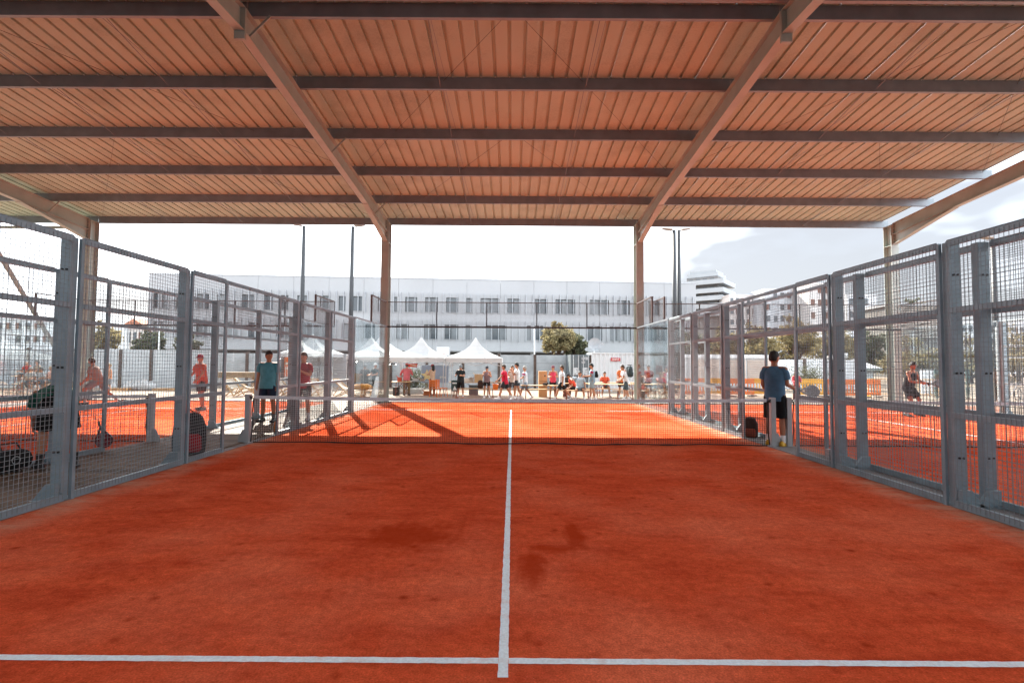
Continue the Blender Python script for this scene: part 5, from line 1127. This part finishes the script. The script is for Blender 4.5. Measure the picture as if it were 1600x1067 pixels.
for (u, y, a, lab) in ((368, 15.5, 60, 'cream deck chair farthest left, behind the teal person'), (388, 16.2, 110, 'deck chair turned away just left of the teal person'), (446, 15.6, 70, 'deck chair under the orange notice board'), (500, 16, 60, 'deck chair behind the person with folded arms'), (541, 15.8, 80, 'deck chair between the two rightmost fence posts')): deckchair(u, y, R(a), lab)
r = thing('plank_stack', (gx(374, 20), 20, GZ), 0, 'long stack of weathered planks on trestles behind the left fence', 'planks'); z_ = gz(374, 590, 20)-GZ
for i in range(4):
    for j in range(5): MB().box(-1.3+rng.uniform(-.2, .1), 1.1+rng.uniform(-.1, .3), j*0.14, j*0.14+0.125, z_+i*0.085, z_+i*0.085+0.07).build('plank', mat('weathered_plank', (0.30, 0.20, 0.11), 0.8, 0, 0.3, 5), r)
for x_ in (-0.8, 0.7): MB().box(x_, x_+0.12, 0.05, 0.65, 0, z_-0.004).build('trestle', WOOD, r)
# pallet seat with mustard bag
r = thing('pallet_bench', (gx(567, 15.8), 15.8, GZ), 0, 'low pallet bench of wooden slats by the left glass corner', 'bench')
for z_ in (0.12, 0.30):
    for j in range(4): MB().box(-0.62, 0.62, -0.3+j*0.16, -0.3+j*0.16+0.12, z_, z_+0.025).build('slat', BENCHW, r)
for x_ in (-0.58, 0, 0.5):
    MB().box(x_, x_+0.09, -0.3, 0.32, 0.147, 0.298).build('block', BENCHW, r); MB().box(x_, x_+0.09, -0.3, 0.32, 0.0, 0.118).build('block', BENCHW, r)
r = thing('bean_bag', (gx(567, 15.8), 15.8, GZ+0.326), 0, 'crumpled mustard bean bag lying on the pallet bench', 'bean bag'); b = MB(); rr = []
for i in range(9):
    t_ = -1+2*i/8; k = math.sqrt(max(0.03, 1-abs(t_)**2.6)); rr.append([(t_*0.52, math.cos(a)*0.26*k, 0.17+math.sin(a)*0.17*k*(1+0.12*math.sin(3*a+t_*5))) for a in [2*math.pi*q/16 for q in range(16)]])
b.rings(rr).build('cover', cloth((0.46, 0.20, 0.05)), r, True); MB().tube([(-0.1, -0.24, 0.1), (-0.05, -0.1, 0.34), (0.0, 0.1, 0.34)], 0.012, 6).build('seam', cloth((0.4, 0.15, 0.05)), r)
def chair(u, y, rz, label, m, group=None):
    r = thing('plastic_chair', (gx(u, y), y, GZ), rz, label, 'chair', group)
    MB().box(-0.22, 0.22, -0.22, 0.22, 0.43, 0.46).build('seat', m, r)
    for k in range(4): MB().box(-0.20, 0.20, 0.205, 0.235, 0.53+k*0.095, 0.60+k*0.095).build('back_slat', m, r)
    for sx_ in (-1, 1):
        MB().box(sx_*0.21-0.02, sx_*0.21+0.02, 0.24, 0.265, 0.43, 0.92).build('back_post', m, r)
        for sy_ in (-1, 1): MB().bar((sx_*0.19, sy_*0.19, 0.43), (sx_*0.22, sy_*0.23, 0), 0.03).build('leg', m, r)
    return r
ORG = mat('orange_plastic', (0.62, 0.13, 0.012), 0.45)
chair(681, 16.0, R(160), 'orange slatted chair with its back to the court, in front of the banner', ORG, 'orange chairs by the tents'); chair(691, 16.3, R(120), 'second orange chair turned sideways, right of the first', ORG, 'orange chairs by the tents')
# basketball hoop
y = 24.2; r = thing('basketball_hoop', (gx(692, y), y, GZ), 0, 'basketball backboard and hoop above the concrete wall', 'basketball hoop'); k = (y+9.65)/771.7; z1_, z0_ = gz(692, 541, y)-GZ, gz(692, 556, y)-GZ; hw = 11*k
bb = MB().box(-hw, hw, 0, 0.04, z0_, z1_).build('backboard', WHITE, r)
b = MB(); 
for (xa, xb_, za, zb_) in ((-hw, hw, z1_-0.05, z1_), (-hw, hw, z0_, z0_+0.05), (-hw, -hw+0.05, z0_+0.05, z1_-0.05), (hw-0.05, hw, z0_+0.05, z1_-0.05)): b.box(xa, xb_, -0.006, -0.001, za, zb_)
b.build('border', FIN, bb, kind='stuff'); b = MB(); 
for (xa, xb_, za, zb_) in ((-0.16, 0.16, 0.36, 0.385), (-0.16, 0.16, 0.12, 0.145), (-0.16, -0.135, 0.145, 0.36), (0.135, 0.16, 0.145, 0.36)): b.box(xa, xb_, -0.006, -0.001, z0_+za, z0_+zb_)
b.build('target_square', FIN, bb, kind='stuff'); MB().tube([(0.2*math.cos(a), -0.24+0.2*math.sin(a), z0_+0.08) for a in [2*math.pi*i/20 for i in range(21)]], 0.012, 6).build('rim', ORG, r)
MB().tube([(0, 0.6, 0), (0, 0.6, z0_+0.1)], 0.06, 10).bar((0, 0.6, z0_+0.2), (0, 0.04, z0_+0.2), 0.06).build('post', FIN, r)
# bucket in the hand of the person in red
hh = redp['hand', -1]; r = thing('bucket', (hh.x-0.03, hh.y, hh.z-0.40), 0, 'orange plastic bucket carried by the person in red', 'bucket')
MB().rings([[(math.cos(a)*q, math.sin(a)*q, z_) for a in [2*math.pi*i/20 for i in range(20)]] for z_, q in ((0.0, 0.10), (0.02, 0.115), (0.26, 0.15), (0.28, 0.155), (0.28, 0.14), (0.05, 0.105))], True, True).build('pail', ORG, r, True)
MB().tube([(math.cos(a)*0.15, 0, 0.27+math.sin(a)*0.13) for a in [math.pi*i/12 for i in range(13)]], 0.006, 6).build('handle', BLACK, r)
# bags and things lying about
backpack((-5.34, -1.36, 0.022), R(28), 'large black backpack with red panels leaning on the left fence', (0.022, 0.025, 0.028), 1.5, R(-6), trim=(0.30, 0.015, 0.025))
backpack((5.22, 1.16, 0.012), R(-30), 'small dark backpack with rust panel by the right net post', (0.05, 0.03, 0.028), 0.92, R(8), trim=(0.30, 0.07, 0.04))
backpack((gx(751, 15.9), 15.9, GZ+0.474), R(10), 'brown backpack standing on the bench under the right tent', (0.06, 0.035, 0.028), 0.9)
backpack((gx(848, 14.9), 14.9, GZ+0.704), R(80), 'black bag lying on the table left of the person in pink', (0.015, 0.016, 0.018), 0.65, R(75))
backpack((-6.62, 0.3, 0.9), R(20), 'small black bag hung on the far net post beside the walkway', (0.02, 0.018, 0.017), 0.4)
padel_racket((-7.14, -1.02, 0.50), aim((0.28, 0.06, -0.95), (0.35, -1, 0.1)), 'red padel racket leaning head down against the far walkway fence', (0.06, 0.012, 0.016), face=(0.22, 0.03, 0.045))
r = thing('sports_bag', (-6.95, -2.75, 0.022), R(80), 'round black sports bag at the feet of the bending person', 'bag'); b = MB(); rr = []
for i in range(9):
    t_ = -1+2*i/8; k = max(0.18, math.sqrt(max(0, 1-abs(t_)**3.5))); rr.append([(t_*0.30, math.cos(a)*0.16*k, 0.16+math.sin(a)*0.155*k) for a in [2*math.pi*q/18 for q in range(18)]])
b.rings(rr).build('bag_body', cloth((0.012, 0.013, 0.014)), r, True); MB().tube([(-0.12, -0.1, 0.26), (-0.1, 0, 0.40), (0.1, 0, 0.40), (0.12, -0.1, 0.26)], 0.012, 6).build('handle', BLACK, r, True)
MB().tube([(math.cos(a)*0.05, -0.155, 0.18+math.sin(a)*0.05) for a in [2*math.pi*q/16 for q in range(17)]], 0.006, 5).build('emblem', mat('grey_print', (0.25, 0.27, 0.28), 0.6), r)
r = thing('water_bottle', (-5.22, 1.42, 0.022), 0, 'orange water bottle standing by the thin fence post', 'bottle'); MB().tube([(0, 0, 0), (0, 0, 0.19), (0, 0, 0.23)], [0.04, 0.04, 0.022], 14).build('flask', mat('orange_bottle', (0.55, 0.16, 0.02), 0.35), r, True); MB().tube([(0, 0, 0.231), (0, 0, 0.27)], 0.022, 12).build('cap', BLACK, r, True)
# clutter under the tents
def carton(u, y, z_, w_, d_, h_, col, label, rz=0.0, name='carton'):
    r = thing(name, (gx(u, y), y, z_), rz, label, 'box', 'boxes under the tents'); m = mat('carton_%.2f_%.2f' % (col[0], col[2]), col, 0.8, 0, 0.1, 6)
    MB().box(-w_/2, w_/2, -d_/2, d_/2, 0, h_).build('body', m, r)
    for s in (-1, 1): MB().add([(s*w_/2, -d_/2, h_+0.001), (s*w_/2, d_/2, h_+0.001), (s*(w_/2+0.08), d_/2, h_+0.07), (s*(w_/2+0.08), -d_/2, h_+0.07), (s*w_/2, -d_/2, h_-0.005), (s*w_/2, d_/2, h_-0.005), (s*(w_/2+0.085), d_/2, h_+0.062), (s*(w_/2+0.085), -d_/2, h_+0.062)], [(0, 1, 2, 3), (7, 6, 5, 4), (0, 3, 7, 4), (1, 5, 6, 2), (2, 6, 7, 3), (0, 4, 5, 1)]).build('flap', m, r)
tz = GZ+0.762
carton(748, 16.6, tz, 0.42, 0.3, 0.42, (0.5, 0.32, 0.17), 'tall cardboard box on the picnic table'); carton(730, 16.6, tz, 0.26, 0.2, 0.2, (0.62, 0.58, 0.54), 'white paper box on the picnic table'); carton(737, 16.65, tz, 0.22, 0.2, 0.24, (0.5, 0.45, 0.40), 'pale box in the middle of the picnic table'); carton(740.5, 17.9, GZ, 0.5, 0.4, 0.55, (0.10, 0.12, 0.13), 'dark crate standing behind the picnic table')
carton(650, 17.6, tz, 0.3, 0.25, 0.14, (0.62, 0.6, 0.58), 'white box on the grey table'); carton(660, 17.65, tz, 0.24, 0.2, 0.11, (0.42, 0.3, 0.22), 'brown box on the grey table'); carton(625, 16.9, tz, 0.2, 0.2, 0.22, (0.38, 0.06, 0.03), 'red box on the table left of the person in pink shirt')
carton(650, 18.6, GZ, 0.8, 0.4, 0.3, (0.6, 0.6, 0.6), 'long white box on the ground behind the grey table'); carton(668, 17.5, GZ, 0.35, 0.3, 0.22, (0.45, 0.14, 0.05), 'rust coloured box on the ground by the grey table'); carton(620, 17.2, GZ, 0.3, 0.3, 0.45, (0.05, 0.055, 0.06), 'dark box under the table at the tent leg')
r = thing('waste_bin', (gx(886, 16.8), 16.8, GZ), 0, 'black waste bin behind the striding person in white', 'bin'); MB().rings([[(math.cos(a)*q, math.sin(a)*q, z_) for a in [2*math.pi*i/18 for i in range(18)]] for z_, q in ((0, 0.2), (0.9, 0.27), (0.94, 0.29), (0.98, 0.2))]).build('bin_body', BLACK, r, True); MB().rings([[(math.cos(a)*q, math.sin(a)*q, z_) for a in [2*math.pi*i/18 for i in range(18)]] for z_, q in ((0.985, 0.24), (1.05, 0.2), (1.08, 0.06))]).build('lid', BLACK, r, True)
# plaza planter shrub behind the person in pink shirt
def shrub(u, y, h_, w_, label, m, n=1500, seed=3):
    r = thing('shrub', (gx(u, y), y, GZ), 0, label, 'shrub'); q = np.random.RandomState(seed); P = q.normal(size=(n, 3))*np.array([w_*0.33, w_*0.33, h_*0.25])+np.array([0, 0, h_*0.55]); P = P[P[:, 2] > 0.05]; n = len(P)
    a = q.normal(size=(n, 3)); a /= np.linalg.norm(a, axis=1)[:, None]; t_ = np.cross(a, q.normal(size=(n, 3))); t_ /= np.linalg.norm(t_, axis=1)[:, None]; V = np.stack([P-a*0.06, P+t_*0.028, P+a*0.06, P-t_*0.028], 1)
    me = bpy.data.meshes.new('foliage'); me.from_pydata(V.reshape(-1, 3).tolist(), [], np.arange(4*n).reshape(-1, 4).tolist()); me.materials.append(m); ob('foliage', me, None, r)
    b = MB()
    for i in range(5): b.tube([(0, 0, 0), (q.uniform(-.1, .1), q.uniform(-.1, .1), h_*0.4), (q.uniform(-.3, .3)*w_, q.uniform(-.3, .3)*w_, h_*0.8)], [0.02, 0.014, 0.006], 5)
    b.build('stem', BARK, r)
shrub(648, 19.9, 1.3, 1.0, 'dark shrub behind the person in pink shirt', LEAF_D); shrub(1262, 24.0, 1.7, 1.6, 'green shrub beside the white board wall', LEAF_D, 2200, 5)
# orange and yellow barriers, right
def barrier(u, y, w_, h_, m, label, rz=0.0, kind='panel'):
    r = thing('site_barrier', (gx(u, y), y, GZ), rz, label, 'barrier', 'site barriers right of the court')
    if kind == 'panel':
        MB().box(-w_/2, w_/2, -0.03, 0.03, h_*0.72, h_).build('top_panel', m, r); MB().box(-w_/2, w_/2, -0.025, 0.025, h_*0.12, h_*0.28).build('bottom_panel', m, r)
        n = max(3, int(w_/0.16))
        for i in range(n+1): MB().box(-w_/2+i*(w_-0.05)/n, -w_/2+i*(w_-0.05)/n+0.05, -0.02, 0.02, h_*0.282, h_*0.718).build('upright', m, r)
        for s in (-1, 1): MB().box(s*w_*0.35-0.05, s*w_*0.35+0.05, -0.3, 0.3, 0, 0.06).build('foot', BLACK, r)
    else:
        MB().tube([(-w_/2, 0, 0.05), (-w_/2, 0, h_), (w_/2, 0, h_), (w_/2, 0, 0.05)], 0.025, 8).build('frame', m, r)
        n = int(w_/0.14)
        for i in range(1, n): MB().tube([(-w_/2+w_*i/n, 0, 0.15), (-w_/2+w_*i/n, 0, h_)], 0.01, 6).build('upright', m, r)
        MB().tube([(-w_/2, 0, 0.15), (w_/2, 0, 0.15)], 0.015, 6).build('bottom_bar', m, r)
        for s in (-1, 1): MB().box(s*w_/2-0.04, s*w_/2+0.04, -0.25, 0.25, 0, 0.05).build('foot', m, r)
YEL = mat('yellow_barrier', (0.58, 0.28, 0.02), 0.5); ORB = mat('orange_barrier', (0.62, 0.14, 0.02), 0.5)
for (u, y, w_, m, kd, lab) in ((1080, 18, 1.3, ORB, 'panel', 'orange barrier nearest the right glass corner'), (1118, 18.4, 1.5, YEL, 'panel', 'yellow barrier in front of the site cabin'), (1158, 18, 1.4, ORB, 'panel', 'orange barrier left of the person in navy'), (1188, 18.6, 1.2, YEL, 'panel', 'yellow barrier behind the person in navy'), (1268, 18.2, 1.5, YEL, 'panel', 'yellow barrier right of the person in red cardigan'), (1300, 18.2, 0.9, ORB, 'panel', 'orange barrier between two fence posts'), (1333, 17.6, 1.2, ORB, 'panel', 'orange red barrier left of the white corner column'), (1362, 18, 0.8, ORB, 'panel', 'short orange barrier beside the corner column'), (1372, 19, 1.2, YEL, 'bars', 'yellow tube barrier behind the corner column'), (1408, 18.6, 0.9, YEL, 'bars', 'yellow tube barrier left of the tank top player'), (1442, 18.4, 1.6, YEL, 'bars', 'yellow tube barrier right of the tank top player')): barrier(u, y, w_, 1.0, m, lab, rng.uniform(-.15, .15), kd)
# low wall, green gate and mesh screen far right
y = 22; x0_, x1_ = gx(1438, y), gx(1462, y); r = thing('white_wall', (x0_, y, GZ), 0, 'plain white wall piece left of the green gate', 'wall'); MB().box(0, x1_-x0_, 0, 0.2, 0, gz(1450, 578, y)-GZ).build('render_coat', WHITE, r); MB().box(-0.04, x1_-x0_+0.04, -0.04, 0.24, gz(1450, 578, y)-GZ+0.002, gz(1450, 578, y)-GZ+0.06).build('coping', CONC, r)
y = 17; x0_, x1_ = gx(1459, y), gx(1511, y); W_ = x1_-x0_; H_ = gz(1485, 577, y)-GZ; r = thing('green_gate', (x0_, y, GZ), 0, 'dark green bar gate between the grey fence posts', 'gate'); gm_ = mat('gate_green', (0.02, 0.055, 0.05), 0.5)
for x_ in (0.05, W_-0.05): MB().box(x_-0.06, x_+0.06, -0.06, 0.06, 0, H_).build('gate_post', gm_, r)
for z_ in (0.12, H_-0.08): MB().box(0.112, W_-0.112, -0.02, 0.02, z_-0.025, z_+0.025).build('gate_rail', gm_, r)
for i in range(1, 11): MB().tube([(0.11+(W_-0.22)*i/11, 0, 0.146), (0.11+(W_-0.22)*i/11, 0, H_-0.106)], 0.012, 6).build('gate_bar', gm_, r)
y = 13.5; r = thing('mesh_screen', (gx(1557, y), y, GZ), 0, 'tall pale framed mesh screen at the right edge', 'screen'); H_ = gz(1580, 510, y)-GZ; W_ = 4.0; sm_ = mat('pale_screen', (0.42, 0.43, 0.44), 0.5)
for x_ in (0, W_/2, W_): MB().box(x_-0.03, x_+0.03, -0.03, 0.03, 0, H_).build('post', sm_, r)
for z_ in (0.1, H_*0.6, H_): MB().box(0.032, W_-0.032, -0.02, 0.02, z_-0.03, z_+0.03).build('rail', sm_, r)
b = MB()
for i in range(1, 40): b.bar((W_*i/40, 0.03, 0.1), (W_*i/40, 0.03, H_), 0.006, cap=False)
for j in range(1, 40): b.bar((0, 0.036, H_*j/40), (W_, 0.036, H_*j/40), 0.006, cap=False)
b.build('wire_mesh', mat('screen_wire', (0.12, 0.13, 0.135), 0.5), r)
def bicycle(u, y, rz, label, m):
    r = thing('bicycle', (gx(u, y), y, GZ), rz, label, 'bicycle', 'bicycles parked at the right')
    for x_ in (-0.52, 0.52):
        w_ = MB().tube([(x_+0.33*math.cos(a), 0, 0.34+0.33*math.sin(a)) for a in [2*math.pi*i/24 for i in range(25)]], 0.018, 6, False).build('wheel', BLACK, r); b = MB()
        for i in range(10): a = 2*math.pi*i/10; b.tube([(x_, 0, 0.34), (x_+0.32*math.cos(a), 0, 0.34+0.32*math.sin(a))], 0.003, 4)
        b.build('spokes', ALU, w_, kind='stuff')
    b = MB()
    for p, q in (((-0.52, 0.34), (-0.1, 0.3)), ((-0.52, 0.34), (-0.22, 0.8)), ((-0.1, 0.3), (-0.24, 0.88)), ((-0.1, 0.3), (0.36, 0.74)), ((-0.22, 0.8), (0.35, 0.8)), ((0.34, 0.9), (0.52, 0.34))): b.tube([(p[0], 0, p[1]), (q[0], 0, q[1])], 0.018, 6)
    b.build('frame', m, r); MB().tube([(0.32, -0.28, 0.98), (0.36, -0.1, 0.95), (0.34, 0, 0.92), (0.36, 0.1, 0.95), (0.32, 0.28, 0.98)], 0.014, 6).build('handlebar', BLACK, r); MB().ell((-0.26, 0, 0.91), (0.13, 0.07, 0.03)).build('saddle', BLACK, r, True)
bicycle(1538, 15.5, R(60), 'dark bicycle parked between the two grey posts', mat('bike_dark', (0.03, 0.03, 0.032), 0.4)); bicycle(1578, 16.0, R(20), 'silver bicycle behind the mesh screen', mat('bike_silver', (0.4, 0.4, 0.42), 0.35, 0.3)); bicycle(1605, 16.8, R(15), 'bicycle cut by the right picture edge', mat('bike_dark'))
# rubble sacks and pallets along the left wall
for i, (u, y, s_, lab) in enumerate(((176, 20.5, 0.5, 'grey sack leaning by the first dark wall post'), (204, 20.3, 0.55, 'white sack left of the sack row'), (217, 20.4, 0.6, 'big white sack in the sack row'), (227, 20.2, 0.7, 'tallest white sack in the sack row'), (237, 20.4, 0.55, 'white sack at the end of the sack row'))):
    r = thing('rubble_sack', (gx(u, y), y, GZ), rng.uniform(0, 3), lab, 'sack', 'sacks along the left wall'); b = MB(); rr = []
    for t_, q in ((0, 0.20), (0.1, 0.28), (0.4, 0.30), (0.7, 0.22), (0.85, 0.10), (1.0, 0.13)): rr.append([(math.cos(a)*q*(1+0.14*math.sin(3*a+i)), math.sin(a)*q*(1+0.12*math.cos(2*a+i)), t_*s_) for a in [2*math.pi*k/16 for k in range(16)]])
    b.rings(rr).build('sack_body', mat('sack_white', (0.42, 0.42, 0.43), 0.9, 0, 0.15, 9, 0.8, 14), r, True); MB().tube([(0.1*math.cos(a), 0.1*math.sin(a), s_*0.85) for a in [2*math.pi*k/10 for k in range(11)]], 0.012, 5).build('tie', BENCHW, r)
for (u, y, lab) in ((190, 20.0, 'flat wooden pallet in front of the sacks'), (262, 20.2, 'flat wooden pallet right of the sacks')):
    r = thing('pallet', (gx(u, y), y, GZ), 0.1, lab, 'pallet', 'pallets along the left wall')
    for j in range(6): MB().box(-0.6+j*0.2, -0.6+j*0.2+0.15, -0.4, 0.4, 0.11, 0.13).build('slat', BENCHW, r)
    for q in (-0.36, 0, 0.32): MB().box(-0.6, 0.6, q, q+0.06, 0.0, 0.108).build('bearer', BENCHW, r)
def thin_pole(u, y, v_top, label, lean=0.0, m=None):
    H = gz(u, v_top, y)-GZ; r = thing('site_pole', (gx(u, y), y, GZ), 0, label, 'pole', 'slender poles over the site wall'); m = m or mat('white_pole', (0.5, 0.5, 0.5), 0.5)
    MB().tube([(0, 0, 0), (lean, 0, H)], [0.05, 0.04], 8).build('shaft', m, r, True); MB().tube([(lean, 0, H), (lean, 0, H+0.06)], [0.05, 0.02], 8).build('cap', m, r)
thin_pole(247, 24, 508, 'slender white pole behind the left wall'); thin_pole(189, 24.4, 508, 'slender white pole left of the small house'); thin_pole(203, 24.2, 512, 'leaning white pole beside the small house', -0.5); thin_pole(835, 26.5, 515, 'white pole left of the olive tree', 0, WHITE)
for (u, lab) in ((462, 'first'), (505, 'second')):
    y = 18.6; r = thing('mesh_barrier', (gx(u, y), y, GZ), 0, lab+' white mesh fence panel behind the person with folded arms', 'barrier', 'white mesh panels')
    W_ = 1.1; H_ = 1.5; MB().tube([(-W_/2, 0, 0), (-W_/2, 0, H_), (W_/2, 0, H_), (W_/2, 0, 0)], 0.02, 6).build('frame', WHITE, r); b = MB()
    for i in range(1, 11): MB().tube([(-W_/2+W_*i/11, 0, 0.1), (-W_/2+W_*i/11, 0, H_)], 0.006, 5).build('upright', WHITE, r)
    MB().bar((-W_/2, 0, 0.1), (W_/2, 0, 0.1), 0.02).build('bottom_bar', WHITE, r)
# steel sockets fixed on the strip between the right fences
for (x_, y_) in ((5.16, -1.62), (5.30, -1.75)):
    r = thing('steel_socket', (x_, y_, 0.012), 0, 'short galvanised socket on the strip between the right fences, '+('the wider one' if x_ < 5.2 else 'the narrower one'), 'socket'); w_ = 0.05 if x_ < 5.2 else 0.03
    MB().box(-w_, w_, -w_, w_, 0.008, 0.22).build('tube', ALU, r); MB().box(-w_-0.04, w_+0.04, -w_-0.04, w_+0.04, 0, 0.007).build('base_plate', ALU, r)
